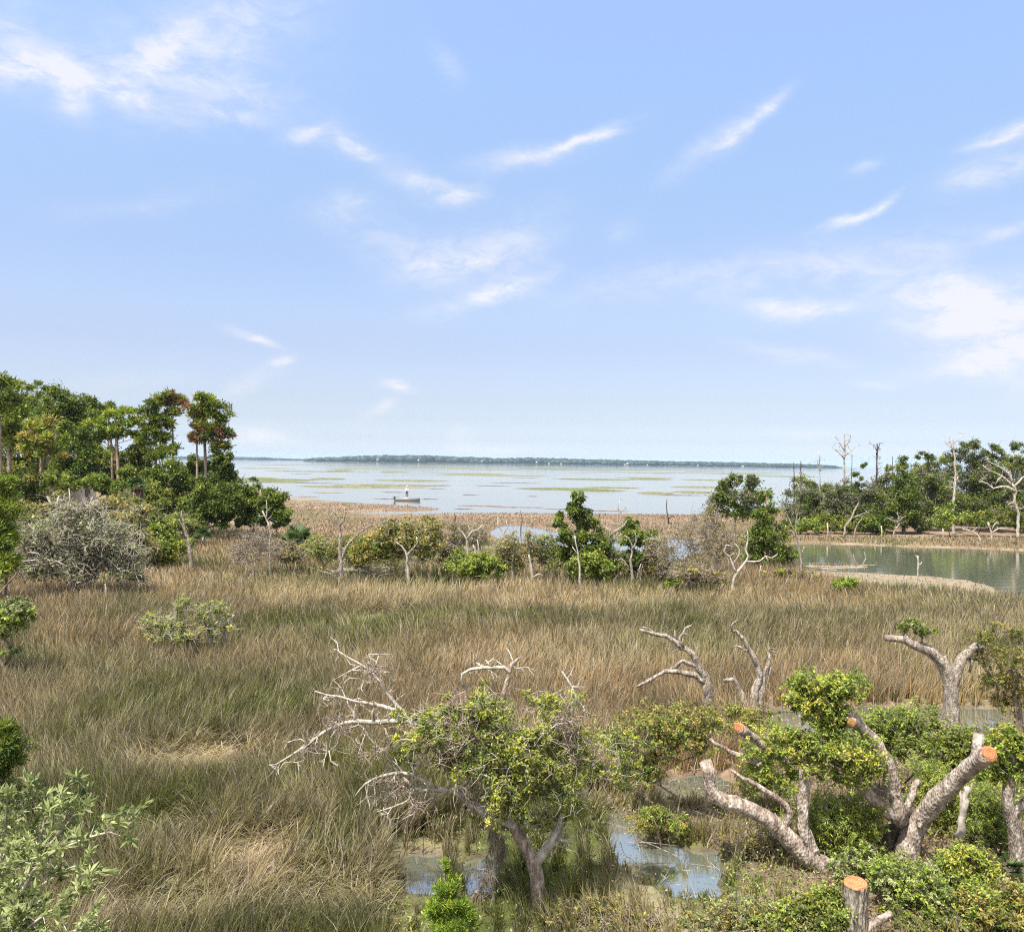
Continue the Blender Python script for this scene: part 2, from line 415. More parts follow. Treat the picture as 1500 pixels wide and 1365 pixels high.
def dead_tree(name, label, base, paths, bark='dead', group=None, cat='dead tree', d=None, zref=.35, tw=0, twl=.3, twr=.005, twn=8, sides=7, gn=.09, rtip=.006, split=True):
    """paths: [(path in px, r0 px, r1 px)], the first is the trunk; every other one is a branch of its own"""
    _seed[0] += 1; rng = np.random.default_rng(_seed[0])
    B = G(base[0], base[1], zref) if d is None else P(base[0], base[1], d)
    B = np.array([B[0], B[1], 0.0]); d = B[1]; s = d / F
    root = thing(name, B, label, cat, group); step = max(.05, 6 * s); allp = []
    for i, (path, a, b) in enumerate(paths):
        pts = pxpath(path, d, step)
        if i == 0: pts = np.vstack([[B[0], B[1], -.2], pts])
        pts[1:-1] += rng.normal(size=(len(pts) - 2, 3)) * s * min(a, 4) * .20
        tb = Tubes(); tb.add(pts, np.linspace(a * s, b * s, len(pts)), sides, gn, rng)
        if tw:
            for _ in range(int(tw * len(pts) / 10) + 1):
                q = pts[rng.integers(len(pts) // (2 if i == 0 else 4), len(pts))]
                e = q + unit(rng.normal(size=3) + [0, 0, .5]) * twl * rng.uniform(.4, 1.3); m = (q + e) / 2 + rng.normal(size=3) * twl * .12
                tb.add([q, m, e], [twr * 1.4, twr, twr * .4], 4, cap=False)
                for _ in range(2):
                    e2 = m + unit(e - m + rng.normal(size=3) * twl * .3) * twl * rng.uniform(.2, .6)
                    tb.add([m, (m + e2) / 2 + rng.normal(size=3) * twl * .05, e2], [twr, twr * .7, twr * .3], 3, cap=False)
        tb.build("trunk" if i == 0 else "branch", MAT[bark], root, B)
    return root

# ------------------------------------------------------------------ light and sky
SUN_DIR = unit(np.array([-0.27, -0.34, 0.90]))
sun_el = math.asin(SUN_DIR[2]); sun_az = math.atan2(SUN_DIR[0], SUN_DIR[1])
sl = bpy.data.lights.new("sun", 'SUN'); sl.energy = 4.0; sl.angle = math.radians(2.0); sl.color = (1.0, 0.955, 0.89)
sun = bpy.data.objects.new("sun", sl); C.objects.link(sun)
sun.rotation_euler = Vector(SUN_DIR).to_track_quat('Z', 'Y').to_euler()

world = bpy.data.worlds.new("World"); scene.world = world; world.use_nodes = True
wt = world.node_tree; wt.nodes.clear()
def WN(t, **k): return _node(wt, t, k)
WL = wt.links.new
wout = WN("ShaderNodeOutputWorld"); bg = WN("ShaderNodeBackground"); bg.inputs["Strength"].default_value = 0.104
sky = WN("ShaderNodeTexSky", sky_type='NISHITA', sun_disc=False); sky.sun_elevation = sun_el; sky.sun_rotation = sun_az
sky.altitude = 0.0; sky.air_density = 1.0; sky.dust_density = 1.2; sky.ozone_density = 2.2
def wmath(op, a, b=None, c=None):
    n = WN("ShaderNodeMath", operation=op)
    for i, v in enumerate((a, b, c)):
        if v is None: continue
        if isinstance(v, (int, float)): n.inputs[i].default_value = v
        else: WL(v, n.inputs[i])
    return n.outputs[0]
tcw = WN("ShaderNodeTexCoord"); sx = WN("ShaderNodeSeparateXYZ"); WL(tcw.outputs["Generated"], sx.inputs[0])
az = wmath('ARCTAN2', sx.outputs[0], sx.outputs[1]); el = wmath('ARCSINE', sx.outputs[2])
# warp the angles a little so that no cloud edge is a clean ellipse
wn = WN("ShaderNodeTexNoise"); wn.inputs["Scale"].default_value = 13.0; wn.inputs["Detail"].default_value = 5
WL(tcw.outputs["Generated"], wn.inputs["Vector"]); wsp = WN("ShaderNodeSeparateColor"); WL(wn.outputs["Color"], wsp.inputs[0])
azw = wmath('MULTIPLY_ADD', wmath('SUBTRACT', wsp.outputs[0], .5), .034, az)
elw = wmath('MULTIPLY_ADD', wmath('SUBTRACT', wsp.outputs[1], .5), .026, el)
CLOUDS = [  # centre px, centre py, half length px, half width px, tilt deg (rising to the right +), strength
    (160, 135, 95, 20, -12, .62), (105, 150, 22, 22, 50, .55), (40, 100, 85, 22, 8, .62), (20, 40, 50, 40, -40, .38), (230, 80, 60, 20, 48, .42), (330, 40, 150, 44, 26, .40), (330, 130, 120, 30, -14, .30), (250, 100, 190, 70, 10, .22),
    (445, 204, 32, 11, 14, .70), (522, 217, 34, 11, -28, .95), (330, 171, 46, 9, -8, .50), (672, 288, 40, 14, 8, .70), (620, 270, 40, 10, -8, .40), (560, 240, 120, 26, -26, .20),
    (830, 214, 80, 8, 17, .70), (880, 202, 38, 6, 8, .95), (770, 232, 100, 16, 8, .34), (690, 382, 90, 28, 10, .66), (620, 385, 60, 30, 0, .32), (740, 425, 75, 12, 22, .70), (700, 440, 80, 14, 12, .40), (560, 350, 80, 36, -20, .26),
    (500, 300, 50, 18, 10, .28), (760, 350, 80, 40, 30, .26), (1105, 176, 46, 9, 37, .95), (1070, 200, 60, 16, 36, .42), (1010, 232, 60, 16, 38, .2), (1272, 310, 40, 6, 25, .85), (1238, 324, 40, 5, 15, .4), (1150, 454, 70, 15, -4, .80), (1210, 455, 50, 10, 10, .4),
    (1165, 520, 70, 10, -12, .52), (1400, 440, 85, 34, -18, .92), (1440, 500, 110, 44, -22, .82), (1500, 470, 80, 70, 0, .40), (1455, 250, 55, 20, 10, .66), (1490, 192, 44, 11, 8, .95), (1460, 205, 30, 4, 4, .5),
    (1050, 400, 260, 30, 5, .34), (1250, 390, 160, 26, 8, .34), (1430, 540, 90, 12, 5, .4), (372, 494, 34, 6, -20, 1.05), (412, 530, 15, 8, 20, .9), (370, 562, 40, 13, 25, .45),
    (582, 568, 24, 7, -18, 1.1), (560, 600, 30, 9, 28, .45), (375, 637, 50, 11, -6, .95), (720, 662, 70, 7, 0, .55), (670, 645, 20, 14, 35, .4),
    (1290, 566, 30, 6, -8, .35), (1180, 635, 60, 6, 0, .25), (650, 95, 34, 16, -45, .26), (210, 300, 120, 16, 14, .16), (1480, 335, 40, 8, 12, .4),
    (180, 560, 90, 16, 4, .2), (1260, 248, 22, 7, 14, .4), (910, 340, 30, 20, 10, .2),
]
cover = None
for (px, py, hl, hw, tilt, st) in CLOUDS:
    v = unit(ray(px, py)); a0 = math.atan2(v[0], v[1]); e0 = math.asin(v[2]); t = math.radians(tilt + 0.76)
    da = wmath('SUBTRACT', azw, a0); de = wmath('SUBTRACT', elw, e0)
    k = 1.0 / (F * 1.08)
    u = wmath('MULTIPLY_ADD', da, math.cos(t) / (hl * k), wmath('MULTIPLY', de, math.sin(t) / (hl * k)))
    w = wmath('MULTIPLY_ADD', da, -math.sin(t) / (hw * k), wmath('MULTIPLY', de, math.cos(t) / (hw * k)))
    q = wmath('MULTIPLY_ADD', u, u, wmath('MULTIPLY', w, w))
    f = wmath('MULTIPLY', wmath('EXPONENT', wmath('MULTIPLY', q, -1.0)), st)
    cover = f if cover is None else wmath('ADD', cover, f)
# wispy texture in the direction of the sky
cmb = WN("ShaderNodeCombineXYZ"); WL(az, cmb.inputs[0]); WL(el, cmb.inputs[1])
mpw = WN("ShaderNodeMapping"); mpw.inputs["Rotation"].default_value = (0, 0, math.radians(-19)); mpw.inputs["Scale"].default_value = (13, 30, 1)
WL(cmb.outputs[0], mpw.inputs[0])
cn = WN("ShaderNodeTexNoise"); cn.inputs["Scale"].default_value = 1.5; cn.inputs["Detail"].default_value = 14; cn.inputs["Roughness"].default_value = .70; cn.inputs["Distortion"].default_value = .45
WL(mpw.outputs[0], cn.inputs["Vector"])
mrw = WN("ShaderNodeMapRange", interpolation_type='SMOOTHSTEP'); mrw.inputs["From Min"].default_value = .30; mrw.inputs["From Max"].default_value = .72
WL(cn.outputs["Fac"], mrw.inputs["Value"])
cov = wmath('MULTIPLY', cover, wmath('MULTIPLY_ADD', mrw.outputs[0], 1.0, .28))
cov = wmath('MINIMUM', wmath('MULTIPLY', cov, 1.0), .86)
SKYTINT = WN("ShaderNodeMix", data_type='RGBA', blend_type='MULTIPLY'); SKYTINT.inputs[0].default_value = 1.0
grade = WN("ShaderNodeValToRGB"); ge = grade.color_ramp.elements        # paler, bluer air towards the horizon
STOPS = [(.0, (.98, 1.12, 1.42)), (.0076, (.85, .95, 1.20)), (.025, (.627, .685, .886)), (.0487, (.557, .563, .68)), (.072, (.563, .535, .58)), (.13, (.635, .560, .56)), (.165, (.70, .628, .598)), (.232, (.755, .69, .654)), (.297, (.85, .785, .735)), (.43, (1.06, .99, .94)), (.49, (1.15, 1.055, 1.01)), (.6, (1.25, 1.12, 1.05))]
ge[0].position = 0; ge[0].color = (*STOPS[0][1], 1); ge[1].position = 1; ge[1].color = (*STOPS[-1][1], 1)
STOPS = [(q, (c[0] * .995, c[1] * .972, c[2] * (1.0 if q < .05 else 1.03))) if q < .24 else (q, (c[0], c[1] * .99, c[2] * 1.01)) for q, c in STOPS]
for q, c in STOPS[1:-1]: k_ = ge.new(q / .6); k_.color = (*c, 1)
WL(wmath('MULTIPLY', wmath('MAXIMUM', el, 0.0), 1 / .6), grade.inputs[0]); WL(grade.outputs[0], SKYTINT.inputs[7])
WL(sky.outputs[0], SKYTINT.inputs[6])
mxw = WN("ShaderNodeMix", data_type='RGBA'); mxw.inputs[7].default_value = (3.12, 3.12, 3.27, 1)
WL(cov, mxw.inputs[0]); WL(SKYTINT.outputs[2], mxw.inputs[6])
# unseen broken bright cloud, added overhead and behind the viewer for more fill light
def wramp(v, a, b):
    n = WN("ShaderNodeMapRange", interpolation_type='SMOOTHSTEP'); n.inputs["From Min"].default_value = a; n.inputs["From Max"].default_value = b; WL(v, n.inputs["Value"]); return n.outputs[0]
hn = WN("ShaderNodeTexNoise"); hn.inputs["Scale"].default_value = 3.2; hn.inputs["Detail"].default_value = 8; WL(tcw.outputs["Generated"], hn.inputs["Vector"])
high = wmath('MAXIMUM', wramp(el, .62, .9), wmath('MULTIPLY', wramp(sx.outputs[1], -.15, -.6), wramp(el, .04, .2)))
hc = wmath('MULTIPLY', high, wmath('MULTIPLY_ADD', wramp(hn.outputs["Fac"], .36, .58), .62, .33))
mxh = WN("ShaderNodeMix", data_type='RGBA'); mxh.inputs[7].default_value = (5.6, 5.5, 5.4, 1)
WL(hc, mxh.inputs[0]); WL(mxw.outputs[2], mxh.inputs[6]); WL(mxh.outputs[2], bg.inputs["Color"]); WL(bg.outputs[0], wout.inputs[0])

vs = scene.view_settings; vs.view_transform = 'Standard'; vs.look = 'None'; vs.gamma = 1.0; vs.exposure = 1.55; vs.use_curve_mapping = False
scene.cycles.use_denoising = False; scene.cycles.denoiser = 'OPENIMAGEDENOISE'; scene.cycles.denoising_input_passes = 'RGB_ALBEDO_NORMAL'; scene.cycles.denoising_prefilter = 'ACCURATE'; scene.cycles.adaptive_threshold = 0.012; scene.cycles.pixel_filter_type = 'BLACKMAN_HARRIS'; scene.cycles.filter_width = 1.15
scene.cycles.max_bounces = 8; scene.cycles.diffuse_bounces = 4; scene.cycles.glossy_bounces = 2; scene.cycles.transmission_bounces = 3; scene.cycles.transparent_max_bounces = 4
scene.cycles.volume_bounces = 0
# ------------------------------------------------------------------ the ground: one sheet, sunk where water stands
WZ = -0.06
def outline(pts, z=WZ): return np.array([G(p[0], p[1], z)[:2] for p in pts])
def inside(x, y, poly):
    c = np.zeros(x.shape, bool); n = len(poly)
    for i in range(n):
        (x1, y1), (x2, y2) = poly[i], poly[(i + 1) % n]
        hit = ((y1 > y) != (y2 > y)) & (x < (x2 - x1) * (y - y1) / (y2 - y1 + 1e-12) + x1)
        c ^= hit
    return c
def edge_dist(x, y, poly):
    d = np.full(x.shape, 1e9); n = len(poly)
    for i in range(n):
        a, b = poly[i], poly[(i + 1) % n]; v = b - a; L = v.dot(v) + 1e-9
        t = np.clip(((x - a[0]) * v[0] + (y - a[1]) * v[1]) / L, 0, 1)
        d = np.minimum(d, np.hypot(x - a[0] - t * v[0], y - a[1] - t * v[1]))
    return d
SEA = np.vstack([outline([(-900, 700), (150, 694), (320, 702), (380, 718), (412, 722.5), (432, 729), (470, 733), (540, 738), (600, 742), (650, 745.5), (640, 748.5), (570, 751), (520, 751.5),
                          (600, 753), (700, 752), (850, 752.5), (1000, 754), (1060, 753), (1160, 742), (1300, 728), (1500, 718), (2600, 735)]),
                 [[9000, 5900], [-9000, 5900]]])
POOLS = [  # outline in the photo, shore softness (m)
    ([(436, 727.5), (470, 728.5), (540, 732), (566, 736), (520, 735.5), (460, 732)], .8),
    ([(500, 750.5), (560, 748.5), (640, 746.8), (668, 748.8), (600, 752.2), (540, 753.2)], .8),
    ([(720, 783), (735, 768.5), (758, 769), (800, 776), (880, 788), (960, 785), (1020, 790), (1032, 808), (990, 824), (940, 818), (880, 806), (800, 802), (745, 798)], 1.2),
    ([(664, 803), (700, 801.5), (735, 803.5), (728, 808.5), (668, 809.5)], .5),
    ([(1160, 796), (1300, 799.5), (1400, 803.5), (1500, 807), (1800, 824), (1900, 890), (1640, 892), (1530, 880), (1478, 872), (1462, 862), (1425, 851), (1360, 845), (1250, 838.5), (1195, 836.5), (1150, 828)], 1.0),
    ([(896, 1192), (912, 1188), (928, 1212), (955, 1232), (1000, 1244), (1048, 1248), (1058, 1280), (1046, 1312), (1006, 1326), (962, 1308), (928, 1274), (902, 1250), (886, 1215)], .25),
    ([(948, 1155), (975, 1140), (1022, 1134), (1066, 1140), (1062, 1166), (1015, 1172), (962, 1172)], .25),
    ([(1080, 1042), (1200, 1038), (1300, 1036), (1400, 1036), (1500, 1040), (1500, 1070), (1400, 1078), (1290, 1076), (1180, 1074), (1090, 1066)], .35),
    ([(592, 1254), (640, 1250), (650, 1300), (632, 1318), (598, 1314)], .2),
    ([(684, 1262), (722, 1256), (726, 1312), (690, 1318)], .2),
]
POOLS = [(outline(p), s) for p, s in POOLS]
SPITS = [outline(p, 0) for p in ([(1176, 824), (1210, 826), (1280, 826.5), (1282, 831), (1200, 833), (1176, 835)], )]
def height(x, y):
    """ground level: about 0 on the marsh, under the water level in the bay, the creek and the pools"""
    x = np.asarray(x, float); y = np.asarray(y, float)
    n = fbm(x * .55, y * .55, 3); z = .03 + .10 * (fbm(x * .21, y * .21, 9) - .4) + .05 * (n - .5)
    jx = (fbm(x * .3, y * .3, 21) - .5); wobble = np.clip(y / 30, .2, 1.6) * jx * 1.6
    d = edge_dist(x, y, SEA); sd = np.where(inside(x, y, SEA), d, -d) + wobble
    z = z - .55 * sstep(-1.5, 3.5, sd)
    for poly, s in POOLS:
        sel = (x > poly[:, 0].min() - 8) & (x < poly[:, 0].max() + 8) & (y > poly[:, 1].min() - 8) & (y < poly[:, 1].max() + 8)
        if not sel.any(): continue
        xs, ys = x[sel], y[sel]; d = edge_dist(xs, ys, poly)
        sd = np.where(inside(xs, ys, poly), d, -d) + (fbm(xs / s * .5, ys / s * .5, 31) - .5) * s * 1.1
        zz = z[sel] - .42 * sstep(-s * .6, s * .9, sd); z[sel] = zz
    for poly in SPITS:
        sel = (x > poly[:, 0].min() - 3) & (x < poly[:, 0].max() + 3) & (y > poly[:, 1].min() - 3) & (y < poly[:, 1].max() + 3)
        if sel.any():
            xs, ys = x[sel], y[sel]; d = edge_dist(xs, ys, poly); sd = np.where(inside(xs, ys, poly), d, -d)
            z[sel] = np.maximum(z[sel], -.25 + .23 * sstep(-.8, .8, sd))
    return z

# patches of different plants and mud, as ellipses of the photo laid on the ground: (px, py, rx, ry, what, weight)
PATCH = [
    (720, 905, 240, 17, 'green', 1.0), (1010, 950, 200, 26, 'green', .7), (560, 905, 70, 14, 'green', .75), (520, 1115, 90, 30, 'vivid', 1.0), (860, 1285, 45, 32, 'vivid', .9), (1000, 1210, 25, 22, 'vivid', .8),
    (300, 1030, 160, 60, 'green', .8), (130, 985, 110, 24, 'green', .75), (560, 960, 60, 30, 'tan', .6), (370, 1245, 55, 34, 'pink', 1.0), (285, 1110, 75, 26, 'straw', .95), (100, 1030, 60, 36, 'straw', .5),
    (250, 960, 130, 22, 'tan', .6), (150, 925, 140, 24, 'rust', .7), (420, 880, 230, 16, 'rust', .6), (700, 868, 420, 15, 'straw', .75), (1180, 880, 300, 16, 'straw', .65), (1200, 905, 250, 15, 'green', .75),
    (1400, 885, 110, 16, 'green', .8), (800, 950, 120, 24, 'tan', .4), (1250, 985, 160, 22, 'rust', .6), (930, 1010, 120, 24, 'rust', .6), (1020, 1105, 70, 30, 'rust', .9), (260, 1190, 130, 30, 'green', .75),
    (470, 1290, 150, 60, 'dusk', .8), (200, 1330, 200, 40, 'dusk', .6), (620, 1230, 80, 50, 'tan', .6), (1330, 1000, 150, 22, 'rust', .5), (430, 960, 140, 26, 'straw', .35), (60, 1130, 90, 30, 'tan', .5),
    (1000, 1340, 150, 40, 'tan', .5), (400, 1150, 80, 26, 'green', .75), (330, 800, 120, 22, 'rust', .6), (500, 860, 60, 10, 'straw', .6), (1360, 990, 150, 18, 'straw', .4), (700, 1020, 130, 30, 'tan', .45),
]
TONE = {'green': (.066, .084, .016), 'vivid': (.120, .135, .016), 'tan': (.235, .185, .125), 'straw': (.31, .25, .175), 'pink': (.34, .255, .20), 'rust': (.225, .150, .095), 'dusk': (.115, .092, .055)}
PATCH_W = []
for (px, py, rx, ry, t, w) in PATCH:
    c = G(px, py, .3)[:2]; s = c[1] / F; dy = abs(G(px, py - ry, .3)[1] - G(px, py + ry, .3)[1]) / 2
    PATCH_W.append((c, rx * s, max(dy, .2), np.array(TONE[t]), w))
def cover_color(x, y):
    """colour of the plant cover: broad drifts of olive, tan and straw, then the patches"""
    a = fbm(x * .16, y * .10, 41)[:, None]; b = fbm(x * .55 + 9, y * .40, 43)[:, None]
    base = np.array([.165, .135, .080]) * np.ones((len(x), 1))
    base = base + (np.array(TONE['green']) - base) * sstep(.48, .62, a) * .95
    base = base + (np.array(TONE['straw']) - base) * sstep(.52, .72, b) * .55
    base = base + (np.array(TONE['rust']) - base) * sstep(.52, .30, a) * .55
    wx = (fbm(x * .7, y * .5, 51) - .5) * 1.1; wy = (fbm(x * .7 + 40, y * .5, 52) - .5) * 1.1
    for c, rx, ry, col, w in PATCH_W:
        q = ((x - c[0]) / rx + wx) ** 2 + ((y - c[1]) / ry + wy) ** 2
        f = (w * np.exp(-q * 1.0))[:, None]; base = base + (col - base) * f
    return base

def fan(rows, cols, tmax):
    ys = np.concatenate([np.linspace(-24, 4, 16), np.geomspace(4.3, 130, rows), np.geomspace(132, 420, rows // 4), np.geomspace(450, 5900, 24)])
    t = np.linspace(-tmax, tmax, cols)
    X = t[None, :] * (np.maximum(ys, 0)[:, None] + 9.0); Y = np.repeat(ys[:, None], cols, 1)
    i = np.arange(len(ys) - 1)[:, None] * cols + np.arange(cols - 1)[None, :]
    Q = np.stack([i, i + 1, i + cols + 1, i + cols], -1).reshape(-1, 4)
    return X.ravel(), Y.ravel(), Q
X, Y, Q = fan(420, 520, 1.45)
Z = height(X, Y)
mud = np.array([.085, .062, .048]); gc = cover_color(X, Y) * .85
far = sstep(50, 78, Y)[:, None]
n1 = fbm(X * .10, Y * .045, 61)[:, None]; n2 = fbm(X * .5, Y * .2, 63)[:, None]
farc = np.array([.15, .103, .066]) * (1 - n1 * .0) + 0 * gc
farc = farc + (np.array([.115, .095, .045]) - farc) * sstep(.50, .68, n1) * .9
farc = farc + (np.array([.22, .17, .12]) - farc) * sstep(.50, .70, n2) * .6
rb = np.exp(-((G(800, 756)[1] - Y) / 9.0) ** 2)[:, None] * sstep(-5, 25, X)[:, None]
farc = farc + (np.array([.165, .10, .064]) - farc) * rb * .75
gc = gc * (1 - far) + farc * far
wet = sstep(-.01, -.07, Z)[:, None]
gc = gc * (1 - wet) + mud * wet
bank = (sstep(.02, -.02, Z) * sstep(-.12, -.05, Z) * sstep(30, 45, Y) * sstep(10, 18, X))[:, None]
gc = gc + (np.array([.22, .175, .125]) - gc) * bank * .8
cl_ = (inside(X, Y, outline([(1085, 1070), (1500, 1064), (2000, 1100), (2000, 1700), (1010, 1700), (1085, 1250)], .1)) * 1.0)[:, None] * (1 - wet)
lit = fbm(X * 2.2, Y * 2.2, 91)[:, None]; gc = gc + (np.array([.125, .095, .062]) * (.5 + 1.0 * lit) - gc) * cl_ * .85
bf = (inside(X, Y, outline([(1178, 832), (1310, 836), (1440, 848), (1505, 862), (1600, 884), (1600, 896), (1500, 884), (1420, 876), (1340, 866), (1260, 858), (1180, 846)], .0)) * 1.0)[:, None] * (1 - wet)
gc = gc + (np.array([.175, .145, .10]) * (.7 + .6 * lit) - gc) * bf * .8
V = np.stack([X, Y, Z], 1)
def ground_material():
    m, nt, N = new_mat("marsh_ground"); L = nt.links.new
    out = N("ShaderNodeOutputMaterial"); pr = N("ShaderNodeBsdfPrincipled"); at = N("ShaderNodeAttribute", attribute_name="col")
    tc = N("ShaderNodeTexCoord"); nz = N("ShaderNodeTexNoise"); nz.inputs["Scale"].default_value = 1.6; nz.inputs["Detail"].default_value = 8; nz.inputs["Roughness"].default_value = .7
    mr = N("ShaderNodeMapRange"); mr.inputs["From Min"].default_value = .3; mr.inputs["From Max"].default_value = .7; mr.inputs["To Min"].default_value = .6; mr.inputs["To Max"].default_value = 1.35
    mu = N("ShaderNodeMix", data_type='RGBA', blend_type='MULTIPLY'); mu.inputs[0].default_value = 1.0
    bp = N("ShaderNodeBump"); bp.inputs["Strength"].default_value = .6; bp.inputs["Distance"].default_value = .15
    L(tc.outputs["Object"], nz.inputs["Vector"]); L(nz.outputs["Fac"], mr.inputs["Value"]); L(at.outputs["Color"], mu.inputs[6]); L(mr.outputs[0], mu.inputs[7])
    L(mu.outputs[2], pr.inputs["Base Color"]); L(nz.outputs["Fac"], bp.inputs["Height"]); L(bp.outputs[0], pr.inputs["Normal"])
    pr.inputs["Roughness"].default_value = .9; pr.inputs["Specular IOR Level"].default_value = .15
    L(pr.outputs[0], out.inputs[0]); return m
MAT['ground'] = ground_material()
tag(link("ground", mesh_from("ground", V, [Q], MAT['ground'], gc, smooth=True)), kind='structure')

# ------------------------------------------------------------------ water: one level sheet under marsh, creek and bay
def water_material():
    m, nt, N = new_mat("water"); L = nt.links.new
    out = N("ShaderNodeOutputMaterial"); pr = N("ShaderNodeBsdfPrincipled"); tc = N("ShaderNodeTexCoord")
    mp = N("ShaderNodeMapping"); mp.inputs["Scale"].default_value = (.35, 1.0, 1)
    n1 = N("ShaderNodeTexNoise"); n1.inputs["Scale"].default_value = 1.3; n1.inputs["Detail"].default_value = 5; n1.inputs["Roughness"].default_value = .6
    n2 = N("ShaderNodeTexNoise"); n2.inputs["Scale"].default_value = .018; n2.inputs["Detail"].default_value = 3
    L(tc.outputs["Object"], mp.inputs[0]); L(mp.outputs[0], n1.inputs["Vector"])
    mp2 = N("ShaderNodeMapping"); mp2.inputs["Scale"].default_value = (.25, 1.6, 1); L(tc.outputs["Object"], mp2.inputs[0]); L(mp2.outputs[0], n2.inputs["Vector"])
    # wind: smoother and rougher lanes
    mr = N("ShaderNodeMapRange"); mr.inputs["From Min"].default_value = .38; mr.inputs["From Max"].default_value = .62; mr.inputs["To Min"].default_value = .10; mr.inputs["To Max"].default_value = .30
    L(n2.outputs["Fac"], mr.inputs["Value"])
    bp = N("ShaderNodeBump"); bp.inputs["Distance"].default_value = .05; L(mr.outputs[0], bp.inputs["Strength"]); L(n1.outputs["Fac"], bp.inputs["Height"])
    pr.inputs["Base Color"].default_value = (.105, .118, .092, 1); pr.inputs["Roughness"].default_value = .06; pr.inputs["IOR"].default_value = 1.333
    L(bp.outputs[0], pr.inputs["Normal"])
    gl = N("ShaderNodeBsdfGlossy"); gl.inputs["Roughness"].default_value = .05; gl.inputs["Color"].default_value = (.98, .905, .83, 1); L(bp.outputs[0], gl.inputs["Normal"])
    mx = N("ShaderNodeMixShader"); mx.inputs[0].default_value = .5; L(pr.outputs[0], mx.inputs[1]); L(gl.outputs[0], mx.inputs[2])      # even mirror share added so the pools reflect more sky than plain water
    L(mx.outputs[0], out.inputs[0]); return m
MAT['water'] = water_material()
wv = np.array([[-8800, -20, WZ], [8800, -20, WZ], [8800, 5890, WZ], [-8800, 5890, WZ]])
tag(link("water", mesh_from("water", wv, [np.array([[0, 1, 2, 3]])], MAT['water'])), kind='structure')

# ------------------------------------------------------------------ low banks of marsh and mud out in the bay
BANKS = [  # px, py, half width px, half height px, tone
    (400, 686.2, 30, .55, 'o'), (428, 686.6, 14, .6, 'b'), (372, 686, 22, .4, 'o'), (500, 689.3, 22, 1.0, 'g'), (470, 690.5, 26, .35, 'd'), (575, 691.6, 24, .6, 'g'), (535, 691.7, 12, .35, 'd'),
    (560, 685, 55, .6, 'o'), (640, 686.2, 70, .6, 'o'), (430, 681.2, 70, .5, 'o'), (520, 682.5, 60, .6, 'o'), (720, 688.3, 55, .5, 'o'), (800, 687, 70, .5, 'g'), (850, 689, 60, .4, 'o'), (660, 681.5, 60, .4, 'o'),
    (830, 716.5, 82, 1.3, 'g'), (870, 718.5, 52, 1.2, 'g'), (720, 711.8, 50, .55, 'd'), (960, 722.5, 36, 1.5, 'o'), (1015, 721, 40, 1.2, 'o'), (1000, 725.5, 60, .5, 'd'),
    (700, 693.5, 14, .35, 'd'), (640, 711, 40, .3, 'd'), (570, 730.7, 46, .55, 'd'), (630, 731, 24, .5, 'd'), (575, 721, 36, .25, 'd'), (480, 721.8, 44, 1.0, 'b'), (450, 728, 30, 1.0, 'b'),
    (700, 741, 62, .8, 'm'), (760, 743.2, 70, .6, 'm'), (830, 746, 60, .7, 'm'), (680, 745.5, 26, .5, 'd'), (950, 692.5, 90, .45, 'o'), (1080, 694.3, 80, .45, 'o'), (1150, 698, 60, .5, 'g'), (640, 716, 20, .25, 'd'),
    (940, 700, 60, .3, 'o'), (1030, 703, 40, .3, 'o'), (770, 700, 40, .25, 'd'), (690, 725, 22, .25, 'd'), (780, 727, 16, .25, 'd'), (440, 694, 30, .3, 'd'), (890, 748.5, 60, .5, 'm'),
]
BT = {'g': (.085, .104, .034), 'o': (.12, .122, .065), 'b': (.14, .095, .045), 'd': (.075, .06, .055), 'm': (.11, .075, .058)}
_r = np.random.default_rng(88)
for _k in range(34):
    _y = _r.uniform(681, 716); BANKS.append((_r.uniform(365, 1120), _y + 0.0, _r.uniform(22, 100), _r.uniform(.22, .5) * (.6 + (_y - 680) / 40), 'oogdb'[_r.integers(0, 5)]))
for i, (px, py, rx, ry, t) in enumerate(BANKS):
    rng = np.random.default_rng(700 + i); c = G(px, py, WZ); s = c[1] / F; w = rx * s; dep = max(abs(G(px, py - ry, WZ)[1] - G(px, py + ry, WZ)[1]) / 2, 1.0)
    na, nr = 64, 5; a = np.linspace(0, 2 * math.pi, na, endpoint=False)
    ra = 1 + .55 * (fbm(np.cos(a) * 2.2 + i * 7, np.sin(a) * 2.2 + 3, 5) - .5) + .5 * (vnoise(a * 6 + i, a * 0 + i, 8) - .5) * np.abs(np.cos(a))
    Vb = [np.array([[0, 0, .26]])]; hz = .10 + .22 * (t in 'go')
    for k in range(1, nr + 1):
        f = k / nr; Vb.append(np.stack([np.cos(a) * w * f * ra, np.sin(a) * dep * f * ra, -.3 + (hz + .24) * (1 - f ** 3) + rng.normal(size=na) * .02 * (f < 1)], 1))
    Vb[0][0, 2] = Vb[1][:, 2].mean(); Vb = np.vstack(Vb); q = []
    j = np.arange(na); jn = (j + 1) % na
    tri = np.stack([np.zeros(na, int), 1 + j, 1 + jn], 1)
    for k in range(1, nr): q.append(np.stack([1 + (k - 1) * na + j, 1 + k * na + j, 1 + k * na + jn, 1 + (k - 1) * na + jn], 1))
    cb = np.array(BT[t]) * (1 + .35 * (rng.random((len(Vb), 1)) - .5))
    low = (Vb[:, 2] < -.02)[:, None]; cb = np.where(low, np.array([.085, .065, .055]), cb)
    tag(link("mud_bank" if t in 'dm' else "marsh_bank", mesh_from("bank", Vb, [np.vstack(q), tri], MAT['ground'], cb, smooth=True), None, (c[0], c[1], WZ)), kind='structure')

